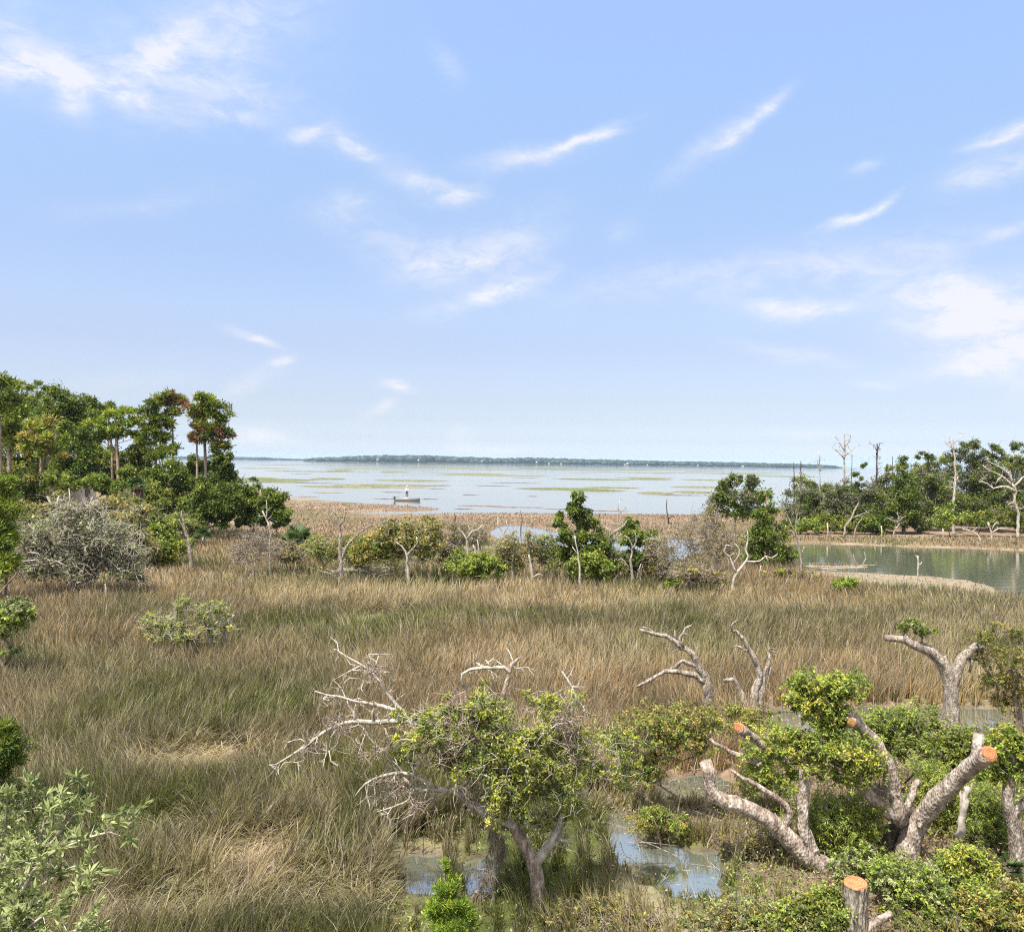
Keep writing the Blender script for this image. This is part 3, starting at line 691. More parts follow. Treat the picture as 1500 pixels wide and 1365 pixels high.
# ------------------------------------------------------------------ marsh grass: blades by themselves, too many to count
CLEAR = outline([(1085, 1070), (1150, 1062), (1500, 1064), (1900, 1100), (2000, 1700), (1010, 1700), (1075, 1380), (1085, 1250)], .1)
THIN = outline([(560, 1240), (700, 1190), (900, 1160), (1080, 1120), (1090, 1300), (1060, 1700), (560, 1700)], .1)
BARE = outline([(1178, 832), (1310, 836), (1440, 848), (1505, 862), (1600, 884), (1600, 896), (1500, 884), (1420, 876), (1340, 866), (1260, 858), (1180, 846)], .0)
def grass():
    rng = np.random.default_rng(11); BL = []
    FOREST = [outline([(-500, 1000), (-200, 880), (0, 840), (130, 838), (200, 822), (225, 800), (300, 770), (430, 770), (420, 735), (300, 715), (-900, 720)], 0),
              outline([(1150, 787), (1500, 787), (2200, 800), (2600, 745), (1500, 726), (1150, 748)], 0)]
    def rows(nb, d0, d1, wmul, lmul, expo=1.9):
        u = rng.random(nb); e = 1 - expo
        y = (d0 ** e + u * (d1 ** e - d0 ** e)) ** (1 / e); x = rng.uniform(-1, 1, nb) * (y * .70 + 2.0)
        # tufts: draw blades toward a jittered lattice so that they stand in clumps with gaps
        cs = .26 + y * .006; gx = np.floor(x / cs); gy = np.floor(y / cs)
        tx = (gx + _hash(gx, gy, 5)) * cs; ty = (gy + _hash(gx, gy, 6)) * cs; pull = rng.uniform(.1, .85, nb) * np.clip(1.25 - y / 55, .04, 1)
        x = x + (tx - x) * pull; y = y + (ty - y) * pull
        z = height(x, y)
        keep = (z > -.085 + .06 * rng.random(nb)) | ((z > -.30) & (y < 24) & (rng.random(nb) < .10))
        wetedge = (z < -.02)
        keep &= ~wetedge | (rng.random(nb) < .30)
        for f in FOREST: keep &= ~inside(x, y, f)
        nf = rng.random(len(x)); keep &= ~(inside(x, y, CLEAR) & (nf < .86)) & ~(inside(x, y, THIN) & (nf < .30)) & ~(inside(x, y, BARE) & (nf < .84))      # trampled, bushy corner; thin wet ground; bare flat
        x, y, z = x[keep], y[keep], z[keep]; n = len(x)
        col = cover_color(x, y) * np.array([1.30, 1.23, .84])
        fr = (sstep(62, 88, y) * .75)[:, None]; col = col + (np.array([.165, .120, .075]) * (.7 + .6 * fbm(x * .12, y * .05, 64)[:, None]) - col) * fr
        ck = _hash(np.floor(x / .5), np.floor(y / .5), 77)[:, None]
        col = col * (.72 + .56 * ck); r = rng.random((n, 1))
        col = np.where(r < .20 - .14 * sstep(-.02, .03, col[:, 1] - col[:, 0])[:, None], np.array([.33, .28, .20]) * rng.uniform(.8, 1.25, (n, 1)), np.where(r > .90, np.array([.055, .068, .026]), col))
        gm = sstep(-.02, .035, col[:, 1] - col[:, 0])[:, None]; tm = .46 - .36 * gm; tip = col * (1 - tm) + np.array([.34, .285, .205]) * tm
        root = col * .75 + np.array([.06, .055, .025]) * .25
        a0 = fbm(x * .23, y * .20, 71) * 9.4 + (fbm(x * 1.1, y * 1.0, 72) - .5) * 3.4; yaw = a0 + rng.normal(0, 1.15, n)
        lodge = sstep(.52, .75, fbm(x * .42, y * .42, 73)) * .75
        lp = np.zeros(n)
        for (px, py, rx, ry) in ((370, 1245, 50, 34), (285, 1110, 80, 28), (250, 1210, 50, 20), (480, 1310, 120, 40), (230, 1330, 120, 30), (560, 905, 40, 10)):
            c = G(px, py, .2); s = c[1] / F; dy = abs(G(px, py - ry, .2)[1] - G(px, py + ry, .2)[1]) / 2
            lp = np.maximum(lp, np.exp(-(((x - c[0]) / (rx * s)) ** 2 + ((y - c[1]) / dy) ** 2)))
        lean = np.clip(.10 + .20 * lodge + .75 * lp + np.abs(rng.normal(0, .26, n)), .03, 1.35)
        L = lmul * (.56 + .22 * fbm(x * .3, y * .3, 75)) * rng.uniform(.55, 1.2, n) * (1 - .25 * lp)
        L = L * (1 - .62 * sstep(38, 90, y))
        L = np.where(inside(x, y, CLEAR), L * .42, L); L = np.where(inside(x, y, THIN), L * .55, L); L = np.where(inside(x, y, BARE), L * .5, L)
        for poly, sft in POOLS[:5]:
            sel = np.zeros(n, bool)
            for q in (1.5, 4, 8): sel |= inside(x, y + q, poly)
            L = np.where(sel, L * .55, L)
        for poly, sft in POOLS[5:]:
            sel = np.zeros(n, bool)
            for q in (.3, .7, 1.1, 1.6): sel |= inside(x, y + q, poly)
            L = np.where(sel, L * rng.uniform(.22, .5, n), L)
        wd = wmul * (.0045 + .00062 * y) * rng.uniform(.7, 1.3, n)
        dx, dy = np.cos(yaw), np.sin(yaw); fx = rng.uniform(0, math.pi, n)
        sxv = np.stack([np.cos(fx), np.sin(fx), 0 * fx], 1) * (wd * .5)[:, None]
        b = np.stack([x, y, z - .03], 1); T = np.stack([dx, dy, 0 * dx], 1)
        Zu = np.array([0, 0, 1.0])
        l1 = lean * .45; l2 = lean * 1.15; l3 = lean * 1.75
        def stp(l, f): return (np.sin(l)[:, None] * T + np.cos(l)[:, None] * Zu) * (L * f)[:, None]
        p1 = b + stp(l1, .38); p2 = p1 + stp(l2, .34); p3 = p2 + stp(np.minimum(l3, 1.75), .28)
        Vv = np.stack([b - sxv, b + sxv, p1 - sxv * .9, p1 + sxv * .9, p2 - sxv * .65, p2 + sxv * .65, p3], 1)
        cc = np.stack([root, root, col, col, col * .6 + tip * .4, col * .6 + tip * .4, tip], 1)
        return Vv, cc
    Vs, Cs = [], []
    for args in ((150000, 8.0, 15, .9, 1.12, 1.2), (300000, 13.5, 34, .95, 1.1), (150000, 30, 62, 1.0, 1.0), (100000, 55, 118, 1.1, .8, 2.0)):
        v, c = rows(*args); Vs.append(v); Cs.append(c)
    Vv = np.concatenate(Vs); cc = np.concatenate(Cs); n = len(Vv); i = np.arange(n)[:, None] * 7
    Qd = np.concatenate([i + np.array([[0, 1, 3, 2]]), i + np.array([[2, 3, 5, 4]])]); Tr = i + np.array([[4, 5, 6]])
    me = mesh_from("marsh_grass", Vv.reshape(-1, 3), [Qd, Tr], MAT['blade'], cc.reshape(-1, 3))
    tag(link("marsh_grass", me), kind='stuff')
grass()

# ------------------------------------------------------------------ the air over the bay
def haze():
    m, nt, N = new_mat("haze"); out = N("ShaderNodeOutputMaterial"); v = N("ShaderNodeVolumePrincipled")
    v.inputs["Color"].default_value = (.55, .77, 1.0, 1); v.inputs["Density"].default_value = .00008; v.inputs["Anisotropy"].default_value = 0.0
    nt.links.new(v.outputs[0], out.inputs["Volume"])
    a, b, c0, c1, z0, z1 = -8950, 8950, -40, 5960, -2.0, 34.0
    V = np.array([[a, c0, z0], [b, c0, z0], [b, c1, z0], [a, c1, z0], [a, c0, z1], [b, c0, z1], [b, c1, z1], [a, c1, z1]])
    tag(link("haze", mesh_from("haze", V, [np.array([[0, 3, 2, 1], [4, 5, 6, 7], [0, 1, 5, 4], [1, 2, 6, 5], [2, 3, 7, 6], [3, 0, 4, 7]])], m)), kind='stuff')
haze()
# ------------------------------------------------------------------ the far shore
def far_shore():
    rng = np.random.default_rng(5); D = 2520.0; s = D / F
    def ridge(prof, D, name, kindname, seed):
        """a belt of tree crowns whose tops follow a profile of (px, py)"""
        rng = np.random.default_rng(seed); s = D / F; px = np.array([p[0] for p in prof]); py = np.array([p[1] for p in prof])
        Vs, Qs, Cs = [], [], []; o = 0
        ico = bpy.data.meshes.new("tmp"); import bmesh
        bm = bmesh.new(); bmesh.ops.create_icosphere(bm, subdivisions=2, radius=1.0); bm.to_mesh(ico); bm.free()
        iv = np.array([v.co[:] for v in ico.vertices]); it = np.array([p.vertices[:] for p in ico.polygons]); bpy.data.meshes.remove(ico)
        n = int((px[-1] - px[0]) * 2.6)
        for k in range(n):
            x = rng.uniform(px[0], px[-1]); top = np.interp(x, px, py); dz = rng.uniform(-20, 170); w = P(x, top, D + dz)
            h = max(2.0, w[2] * rng.uniform(.50, 1.12)); r = h * rng.uniform(.35, .75) + 2.0
            v = iv * (1 + .28 * (rng.random((len(iv), 1)) - .5)) * np.array([r * 1.3, r, h * .55]) + np.array([w[0], w[1], h * .48])
            Vs.append(v); Qs.append(it + o); o += len(v)
            c = np.array([.030, .042, .022]) * rng.uniform(.7, 1.5); Cs.append(np.repeat(c[None], len(v), 0) * rng.uniform(.75, 1.25, (len(v), 1)))
        o_ = link(name, mesh_from(name, np.vstack(Vs), [np.vstack(Qs)], MAT['leaf'], np.vstack(Cs)))
        tag(o_, kind='stuff')
        a = P(px[0], 0, D)[0] - 60; b = P(px[-1], 0, D)[0] + 60; xs = np.linspace(a, b, 80)
        e = 1 - np.abs(np.linspace(-1, 1, 80)) ** 8
        Vg = np.vstack([np.stack([xs, D - 45 + 20 * (1 - e) + rng.normal(size=80) * 4, np.full(80, -.3)], 1), np.stack([xs, np.full(80, D + 10), .2 + 1.1 * e], 1), np.stack([xs, np.full(80, D + 300.), .4 + 1.2 * e], 1)])
        i = np.arange(79); Qg = np.vstack([np.stack([i + k * 80, i + 1 + k * 80, i + 81 + k * 80, i + 80 + k * 80], 1) for k in (0, 1)])
        tag(link("far_shore_land", mesh_from("land", Vg, [Qg], MAT['ground'], np.tile(np.array([.11, .105, .06]), (len(Vg), 1)), smooth=True)), kind='structure')
    ridge([(446, 672.3), (470, 670.2), (500, 669.6), (520, 668.6), (560, 667.6), (600, 667.8), (640, 668.6), (700, 670.6), (735, 671.8), (775, 671.2), (800, 671.6), (850, 673), (900, 674.3), (960, 675.6), (1010, 676.4), (1060, 677.2), (1110, 678.4), (1160, 679.6), (1200, 680.6), (1222, 682.2), (1233, 684.2)], D, "wooded_island", "far wood", 51)
    ridge([(150, 667), (250, 668.3), (340, 669.2), (375, 670.2), (382, 669.6), (400, 671.0), (440, 672.2), (452, 672.8)], 3300.0, "far_wood", "far wood", 52)
    rng = np.random.default_rng(53)
    HS = [(553, 671.8, 11, 'small white house low among the trees near the far island\'s highest rise'), (613, 672.6, 10, 'small white house on the island shore right of the highest rise'),
          (706, 674.4, 7, 'tiny pale house half hidden in the island trees below the thin mast-like gap'), (786, 675.6, 9, 'white house on the far shore just beyond the first dip of the tree line'),
          (804, 677.6, 8, 'white cottage at the water\'s edge, lower of a pair on the far island'), (822, 677.8, 9, 'white cottage at the water\'s edge, standing right beside a lower twin'),
          (919, 677.6, 13, 'widest white house on the island, above a boathouse by the water'), (915, 681.0, 9, 'low white boathouse at the water below the widest island house'),
          (948, 682.0, 7, 'tiny white waterside hut alone right of the boathouse'), (1022, 680.6, 9, 'white house on the island shore well right of the boathouse hut'),
          (1088, 682.2, 12, 'long white house on the low right end of the far island')]
    for px, py, w, lab in HS:
        c = P(px, py, D - 35); base = max(2.2, c[2] - 3); h = thing("far_house", (c[0], c[1], base), lab, "house", "white houses on the far island")
        hw, hh, hd = w * .22, .3, 2.0
        Vw = np.array([[-hw, -hd, -3], [hw, -hd, -3], [hw, hd, -3], [-hw, hd, -3], [-hw, -hd, hh], [hw, -hd, hh], [hw, hd, hh], [-hw, hd, hh], [-hw, 0, hh + 1.2], [hw, 0, hh + 1.2]])
        link("wall", mesh_from("wall", Vw, [np.array([[0, 1, 5, 4], [1, 2, 6, 5], [2, 3, 7, 6], [3, 0, 4, 7]]), np.array([[4, 8, 7], [5, 6, 9]])], MAT['housewhite']), h)
        Vr = np.array([[-hw - .5, -hd - .7, hh - .45], [hw + .5, -hd - .7, hh - .45], [hw + .5, 0, hh + 1.45], [-hw - .5, 0, hh + 1.45], [-hw - .5, hd + .7, hh - .45], [hw + .5, hd + .7, hh - .45],
                       [-hw - .5, -hd - .7, hh - .2], [hw + .5, -hd - .7, hh - .2], [hw + .5, 0, hh + 1.65], [-hw - .5, 0, hh + 1.65], [-hw - .5, hd + .7, hh - .2], [hw + .5, hd + .7, hh - .2]])
        link("roof", mesh_from("roof", Vr, [np.array([[0, 3, 2, 1], [3, 4, 5, 2], [6, 7, 8, 9], [9, 8, 11, 10], [0, 1, 7, 6], [4, 10, 11, 5]])], MAT['housewhite']), h)
        for k in range(3):
            wx = (-.6 + .6 * k) * hw; Vq = np.array([[wx - .3, -hd - .06, -1.6], [wx + .3, -hd - .06, -1.6], [wx + .3, -hd - .06, -.3], [wx - .3, -hd - .06, -.3]])
            link("window", mesh_from("window", Vq, [np.array([[0, 1, 2, 3]])], MAT['glassdark']), h)
MAT['white'] = plain_material("white_paint", (.38, .37, .36), .6, .05)
MAT['housewhite'] = plain_material("greyed_white_siding", (.24, .24, .24), .7, .06)  # one even greyed white for walls and roofs of the far houses
MAT['palegrey'] = plain_material("pale_roof", (.52, .52, .52), .6, .1)
MAT['glassdark'] = plain_material("dark_window", (.03, .035, .04), .1, .1)
MAT['cream'] = plain_material("cream_siding", (.52, .44, .34), .7, .08)
far_shore()

# ------------------------------------------------------------------ helpers for boxes
def box_mesh(name, boxes, mat, parent):
    """boxes: (x0,y0,z0,x1,y1,z1) joined into one mesh"""
    V, Qq = [], []
    for i, (a, b, c, d, e, f) in enumerate(boxes):
        V += [[a, b, c], [d, b, c], [d, e, c], [a, e, c], [a, b, f], [d, b, f], [d, e, f], [a, e, f]]
        Qq += [[q + 8 * i for q in r] for r in ([0, 3, 2, 1], [4, 5, 6, 7], [0, 1, 5, 4], [1, 2, 6, 5], [2, 3, 7, 6], [3, 0, 4, 7])]
    return link(name, mesh_from(name, np.array(V, float), [np.array(Qq)], mat), parent)

# ------------------------------------------------------------------ house behind the left trees
def wood_house():
    c = P(66, 700, 74.0); h = thing("house", (c[0], c[1], 0), "cream house with a pale porch roof half hidden behind the left pines", "house")
    zb = c[2]; z1 = P(66, 673, 74.0)[2]; z2 = P(66, 661, 74.0)[2]
    box_mesh("wall", [(-2.0, 1.2, 0, 2.0, 5.0, z1)], MAT['cream'], h)
    for x in (-1.0, 1.1): w = box_mesh("window", [(x - .5, 1.1, zb + .3, x + .5, 1.19, z1 - .5)], MAT['glassdark'], h); box_mesh("sill", [(x - .6, 1.0, zb + .2, x + .6, 1.19, zb + .29)], MAT['white'], w)
    Vr = np.array([[-2.4, -.9, z1], [2.4, -.9, z1], [2.4, 3.1, z2 - .6 + 1.2], [-2.4, 3.1, z2 - .6 + 1.2], [-2.4, 5.5, z1], [2.4, 5.5, z1], [-2.4, -.9, z1 + .2], [2.4, -.9, z1 + .2], [2.4, 3.1, z2 - .6 + 1.4], [-2.4, 3.1, z2 - .6 + 1.4], [-2.4, 5.5, z1 + .2], [2.4, 5.5, z1 + .2]])
    link("roof", mesh_from("roof", Vr, [np.array([[0, 3, 2, 1], [3, 4, 5, 2], [6, 7, 8, 9], [9, 8, 11, 10], [0, 1, 7, 6], [4, 10, 11, 5], [0, 6, 9, 3], [3, 9, 10, 4], [1, 2, 8, 7], [2, 5, 11, 8]])], MAT['palegrey'], None), h)
    for x in (-1.9, -.7, .25, 1.9): box_mesh("porch_post", [(x - .09, -.6, 0, x + .09, -.42, z1 - .01)], MAT['white'], h)
    box_mesh("porch_deck", [(-2.1, -.7, zb - .5, 2.1, 1.19, zb - .35)], MAT['white'], h)
wood_house()

# ------------------------------------------------------------------ skiff with a standing person, out on the flat water
def skiff():
    c = G(596, 733.5, WZ); s = c[1] / F
    b = thing("skiff", (c[0], c[1], WZ), "small dark low skiff on the still bay under a standing person", "boat")
    L, n = 3.7, 17; st = np.linspace(0, 1, n); V = []; prof = []
    for t in st:
        w = .62 * (1 - max(0, (t - .45) / .55) ** 2.2) + .02; zt = .30 + .16 * max(0, t - .4) ** 1.5 * 2; zb = -.08 + .30 * max(0, t - .7) ** 2 * 4; x = (t - .46) * L
        prof += [[x, -w, zt], [x, -w * .78, zb + .03], [x, 0, zb], [x, w * .78, zb + .03], [x, w, zt], [x, w * .88, zt - .02], [x, 0, zt - .16], [x, -w * .88, zt - .02]]
    V = np.array(prof); i = np.arange(n - 1)[:, None] * 8; j = np.arange(8)[None]; k = (j + 1) % 8
    Qh = np.stack([i + j, i + k, i + 8 + k, i + 8 + j], -1).reshape(-1, 4)
    link("hull", mesh_from("hull", V, [Qh, np.array([[0, 7, 6, 5, 4, 3, 2, 1]]), np.array([list(range((n - 1) * 8, n * 8))])], MAT['hull']), b)
    box_mesh("thwart", [(-.9, -.5, .24, -.62, .5, .28)], MAT['greydead'], b); box_mesh("thwart", [(.75, -.42, .27, 1.0, .42, .31)], MAT['greydead'], b)
    mo = box_mesh("outboard_motor", [(-2.02, -.14, .30, -1.72, .14, .66), (-1.95, -.05, -.35, -1.82, .05, .30)], MAT['blackplastic'], b)
    bv = mo.modifiers.new("bevel", 'BEVEL'); bv.width = .04; bv.segments = 2
    t = Tubes(); t.add([(-1.75, 0, .52), (-1.35, .02, .58), (-1.2, .02, .58)], [.02, .02, .025], 6); t.build("tiller", MAT['blackplastic'], mo, (0, 0, 0))
    box_mesh("stern_box", [(-.45, -.36, .16, .35, .36, .46)], MAT['greydead'], b)
    # the person stands on the box amidships, arms bent, looking over the water
    o = thing("person", (c[0], c[1], WZ + .46), "person in white hat, white shirt and dark trousers standing on the skiff", "person")
    def skin(name, verts, edges, radii, mat, parent, root=0):
        me = bpy.data.meshes.new(name); me.from_pydata(verts, edges, []); ob = link(name, me, parent); sk = ob.modifiers.new("skin", 'SKIN'); sk.use_smooth_shade = True
        for q, r in zip(me.skin_vertices[0].data, radii): q.radius = (r, r) if not isinstance(r, tuple) else r
        me.skin_vertices[0].data[root].use_root = True
        sb = ob.modifiers.new("sub", 'SUBSURF'); sb.levels = sb.render_levels = 2; me.materials.append(mat); return ob
    V = [(0, 0, .95), (0, 0, 1.15), (0, .01, 1.38), (0, 0, 1.50), (0, -.01, 1.60), (0, -.015, 1.72), (.17, 0, 1.40), (.25, -.06, 1.14), (.14, -.24, 1.06), (.06, -.32, 1.08), (-.17, 0, 1.40), (-.27, -.02, 1.14), (-.18, -.2, 1.02), (-.1, -.29, 1.05),
         (.10, 0, .90), (.12, -.03, .49), (.13, .02, .08), (.14, -.13, .03), (-.10, 0, .90), (-.13, -.02, .49), (-.14, .03, .08), (-.16, -.12, .03), (0, -.105, 1.61)]
    E = [(0, 1), (1, 2), (2, 3), (3, 4), (4, 5), (2, 6), (6, 7), (7, 8), (8, 9), (2, 10), (10, 11), (11, 12), (12, 13), (0, 14), (14, 15), (15, 16), (16, 17), (0, 18), (18, 19), (19, 20), (20, 21), (4, 22)]
    R = [.14, .13, .14, .055, .085, .08, .06, .042, .035, .035, .06, .042, .035, .035, .085, .058, .042, .035, .085, .058, .042, .035, .018]
    skin("body", V, E, R, MAT['skin'], o)
    Vs = V[0:3] + V[6:9] + V[10:13]; Es = [(0, 1), (1, 2), (2, 3), (3, 4), (4, 5), (2, 6), (6, 7), (7, 8)]
    skin("shirt", Vs, Es, [.165, .155, .165, .085, .062, .052, .085, .062, .052], MAT['white'], o)
    Vt = [V[0]] + V[14:17] + V[18:21]; skin("trousers", Vt, [(0, 1), (1, 2), (2, 3), (0, 4), (4, 5), (5, 6)], [.16, .105, .078, .062, .105, .078, .062], MAT['navy'], o)
    a = np.linspace(0, 2 * math.pi, 20, endpoint=False); rings = [(.19, 1.70), (.20, 1.71), (.115, 1.735), (.105, 1.80), (.06, 1.835)]
    Vh = np.vstack([np.stack([np.cos(a) * r, np.sin(a) * r - .01, 0 * a + z], 1) for r, z in rings]); i = np.arange(4)[:, None] * 20; j = np.arange(20)[None]; k = (j + 1) % 20
    link("hat", mesh_from("hat", Vh, [np.stack([i + j, i + k, i + 20 + k, i + 20 + j], -1).reshape(-1, 4), np.array([list(range(80, 100))])], MAT['white'], smooth=True), o)
MAT['hull'] = plain_material("dark_hull_paint", (.055, .05, .047), .5, .2); MAT['blackplastic'] = plain_material("black_cowling", (.03, .03, .032), .4, .1)
MAT['skin'] = plain_material("skin", (.45, .28, .20), .55, .08); MAT['navy'] = plain_material("dark_trousers", (.03, .032, .05), .8, .15)
skiff()

# ------------------------------------------------------------------ left wood: pines over dark oaks
LW = "trees of the left wood"
NP = dict(mode='needle', leaf=(.34, .095), bark='pine', cr=.62, flat=.62, upb=.6, shell=.3, wz=1.4, depth=1.0)
plant("pine_tree", "tall dark pine at the frame edge, highest crown of the left wood", "tree", (2, 800), [(-4, 566, 24, 26), (6, 590, 26, 22), (-20, 600, 30, 30)], 'pine', LW, trunk=[(0, 800), (0, 690), (-2, 570)], tr=(5, 2), n=34, per=130, **NP)
plant("pine_tree", "dark pine with a ragged top beside the highest crown", "tree", (36, 796), [(40, 566, 18, 10), (30, 585, 22, 16), (48, 596, 24, 20)], 'pine', LW, trunk=[(38, 796), (40, 690), (40, 570)], tr=(4, 1.5), n=30, per=130, d=76, **NP)
plant("broad_oak", "broad dark oak with pale bare limbs showing through its top", "tree", (88, 792), [(85, 588, 34, 27), (72, 577, 16, 16), (112, 606, 28, 26), (60, 612, 24, 24)], 'dark', LW, trunk=[(86, 792), (84, 690), (84, 600)], tr=(7, 3), n=60, per=200, leaf=(.21, .12), d=72, bark='pale',
      limbs=[([(82, 610), (64, 588), (58, 566)], 2.0, .7), ([(82, 608), (76, 580), (84, 566)], 1.6, .6), ([(72, 590), (70, 575), (66, 566)], 1.3, .5)])
plant("broad_oak", "dark round-topped oak standing behind the lime green pine", "tree", (132, 790), [(124, 592, 22, 15), (138, 600, 18, 16), (118, 612, 24, 18), (148, 612, 14, 12)], 'dark', LW, trunk=[(130, 790), (128, 690), (128, 600)], tr=(5, 2), n=44, per=190, leaf=(.21, .12), d=74)
plant("pine_tree", "slim dark pine top peeping between the oak and the lime green pine", "tree", (158, 786), [(160, 598, 12, 7), (154, 608, 12, 9)], 'pine', LW, trunk=[(158, 786), (158, 700), (160, 596)], tr=(3, 1), n=14, per=110, d=80, **NP)
plant("pine_tree", "lime green flat-topped pine with two bare pinkish trunks", "tree", (172, 772), [(168, 604, 26, 8), (150, 622, 30, 9), (188, 618, 24, 9), (168, 636, 36, 10), (140, 642, 18, 8), (198, 640, 16, 8)], 'lime', LW, trunk=[(174, 772), (174, 700), (171, 650), (168, 604)], tr=(4.2, 1.5), limbs=[([(174, 765), (165, 705), (164, 655), (158, 625)], 3.2, 1.2)], n=54, per=120, d=68, **NP)
plant("pine_tree", "bright green pine at the frame edge in front of the tallest one", "tree", (14, 790), [(12, 592, 34, 16), (26, 612, 34, 16), (4, 632, 34, 16), (24, 644, 30, 12)], 'lime', LW, trunk=[(14, 790), (14, 700), (13, 590)], tr=(5, 2), n=56, per=130, pal2='pine', share2=.4, d=66, **NP)
plant("pine_tree", "yellowish green pine with drooping boughs in front of the broad oak", "tree", (58, 780), [(58, 624, 26, 14), (70, 642, 26, 12), (46, 656, 26, 12), (72, 662, 22, 10), (34, 640, 16, 10)], 'lime', LW, trunk=[(58, 780), (60, 700), (60, 622)], tr=(3.5, 1.5), n=50, per=120, pal2='olive', share2=.45, d=62, **NP)
plant("broad_oak", "dark dense oak filling the gap between the yellowish and lime pines", "tree", (112, 780), [(112, 640, 28, 24), (100, 668, 34, 26), (132, 672, 28, 26), (120, 700, 34, 26), (90, 700, 30, 22)], 'dark', LW, n=70, per=190, leaf=(.20, .12), d=66)
plant("pine_tree", "open dark green pine left of the two rusty ones", "tree", (222, 775), [(228, 590, 16, 9), (216, 604, 14, 10), (236, 614, 18, 11), (222, 628, 22, 11), (240, 642, 18, 11), (212, 648, 16, 10), (230, 664, 24, 12), (250, 656, 14, 10)], 'pine', LW, trunk=[(226, 775), (228, 690), (228, 594)], tr=(3, 1), n=70, per=95, d=64, **NP)
plant("pine_tree", "half-dead pine with a rust brown top and thin dark trunk", "tree", (253, 775), [(250, 580, 20, 8), (264, 588, 16, 9), (240, 592, 16, 8), (254, 606, 14, 9), (246, 622, 12, 8)], 'rust', LW, trunk=[(255, 775), (254, 700), (253, 640), (250, 580)], tr=(2.6, 1), n=40, per=70, d=65, pal2='pine', share2=.35, **NP)
plant("pine_tree", "big pine with rusty left boughs at the wood's seaward end", "tree", (302, 775), [(300, 583, 20, 9), (312, 596, 24, 12), (320, 612, 18, 12), (302, 608, 20, 12), (310, 628, 28, 12), (328, 636, 14, 10), (286, 606, 12, 12), (296, 644, 20, 10), (322, 656, 22, 12)], 'pine', LW, trunk=[(300, 775), (301, 690), (300, 640), (300, 582)], tr=(3.4, 1.3), n=84, per=95, d=63, pal2='rust', share2=.16, **NP)
plant("pine_tree", "rust brown dying pine leaning against the big seaward pine", "tree", (290, 775), [(284, 600, 12, 9), (290, 622, 14, 9), (280, 640, 12, 8)], 'pine', LW, trunk=[(291, 775), (289, 700), (288, 640), (286, 600)], tr=(2.4, .9), n=18, per=80, d=62.5, pal2='rust', share2=.55, **NP)
plant("oak_tree", "dark green leafy oak under the big seaward pine, beside open water", "tree", (326, 770), [(330, 668, 16, 14), (338, 692, 12, 14), (318, 690, 22, 20), (330, 712, 24, 18)], 'dark', LW, n=44, per=170, leaf=(.19, .105), d=66)
plant("oak_tree", "dark evergreen oak below the open pine and the rusty pine", "tree", (252, 772), [(252, 690, 26, 20), (232, 700, 24, 20), (270, 706, 20, 18), (250, 730, 34, 22), (222, 730, 22, 20), (244, 756, 40, 18), (280, 740, 24, 22)], 'dark', LW, n=120, per=170, leaf=(.19, .105), d=63)
plant("thicket_oak", "low dark oak with a rounded crown at the marsh edge", "tree", (310, 772), [(310, 716, 30, 20), (288, 738, 24, 20), (330, 740, 34, 22), (306, 754, 34, 14), (306, 766, 46, 8), (280, 762, 26, 10)], 'dark', LW, n=120, per=180, leaf=(.18, .10), d=61)
plant("thicket_oak", "spreading dark oak beside the cabbage palm at the wood's tip", "tree", (372, 768), [(358, 722, 26, 16), (346, 744, 28, 18), (378, 744, 24, 17), (366, 762, 40, 9)], 'dark', LW, n=90, per=180, leaf=(.18, .10), d=63)
plant("thicket_oak", "last dark rounded oak of the left wood, right at the mudflat", "tree", (404, 770), [(400, 730, 20, 16), (392, 748, 26, 16), (414, 752, 15, 13), (404, 764, 24, 8)], 'dark', LW, n=76, per=170, leaf=(.18, .10), d=62.5)
plant("broad_oak", "shadowy dark oak behind the grey brush, on its left", "tree", (58, 820), [(50, 712, 44, 26), (20, 720, 40, 34), (76, 735, 34, 26), (40, 752, 40, 26)], 'dark', LW, n=74, per=170, leaf=(.17, .095), d=54, pal2='olive', share2=.25)
plant("leafy_shrub", "mid green leafy shrubs' tallest bush in front of the dark gap-filling oak", "shrub", (130, 800), [(135, 704, 28, 13), (108, 706, 22, 14), (160, 716, 24, 14), (80, 700, 22, 14)], 'bush', LW, n=54, per=85, leaf=(.2, .12), d=57, pal2='dark', share2=.5)
plant("leafy_shrub", "bright green bush between the two trunks of the lime pine and the palm", "shrub", (182, 800), [(184, 694, 13, 11), (176, 708, 18, 13), (190, 728, 20, 14)], 'bush', LW, n=34, per=85, leaf=(.2, .12), d=58, pal2='dark', share2=.3)
plant("olive_oak", "olive green scrubby oak right of the grey brush, under the palm", "tree", (172, 832), [(172, 740, 36, 18), (196, 760, 28, 20), (150, 752, 28, 18), (190, 784, 26, 18), (215, 748, 16, 12)], 'olive', LW, n=80, per=80, leaf=(.16, .09), d=47, bark='greydead', tw=3, twl=.5, twr=.010, pal2='grey', share2=.3)
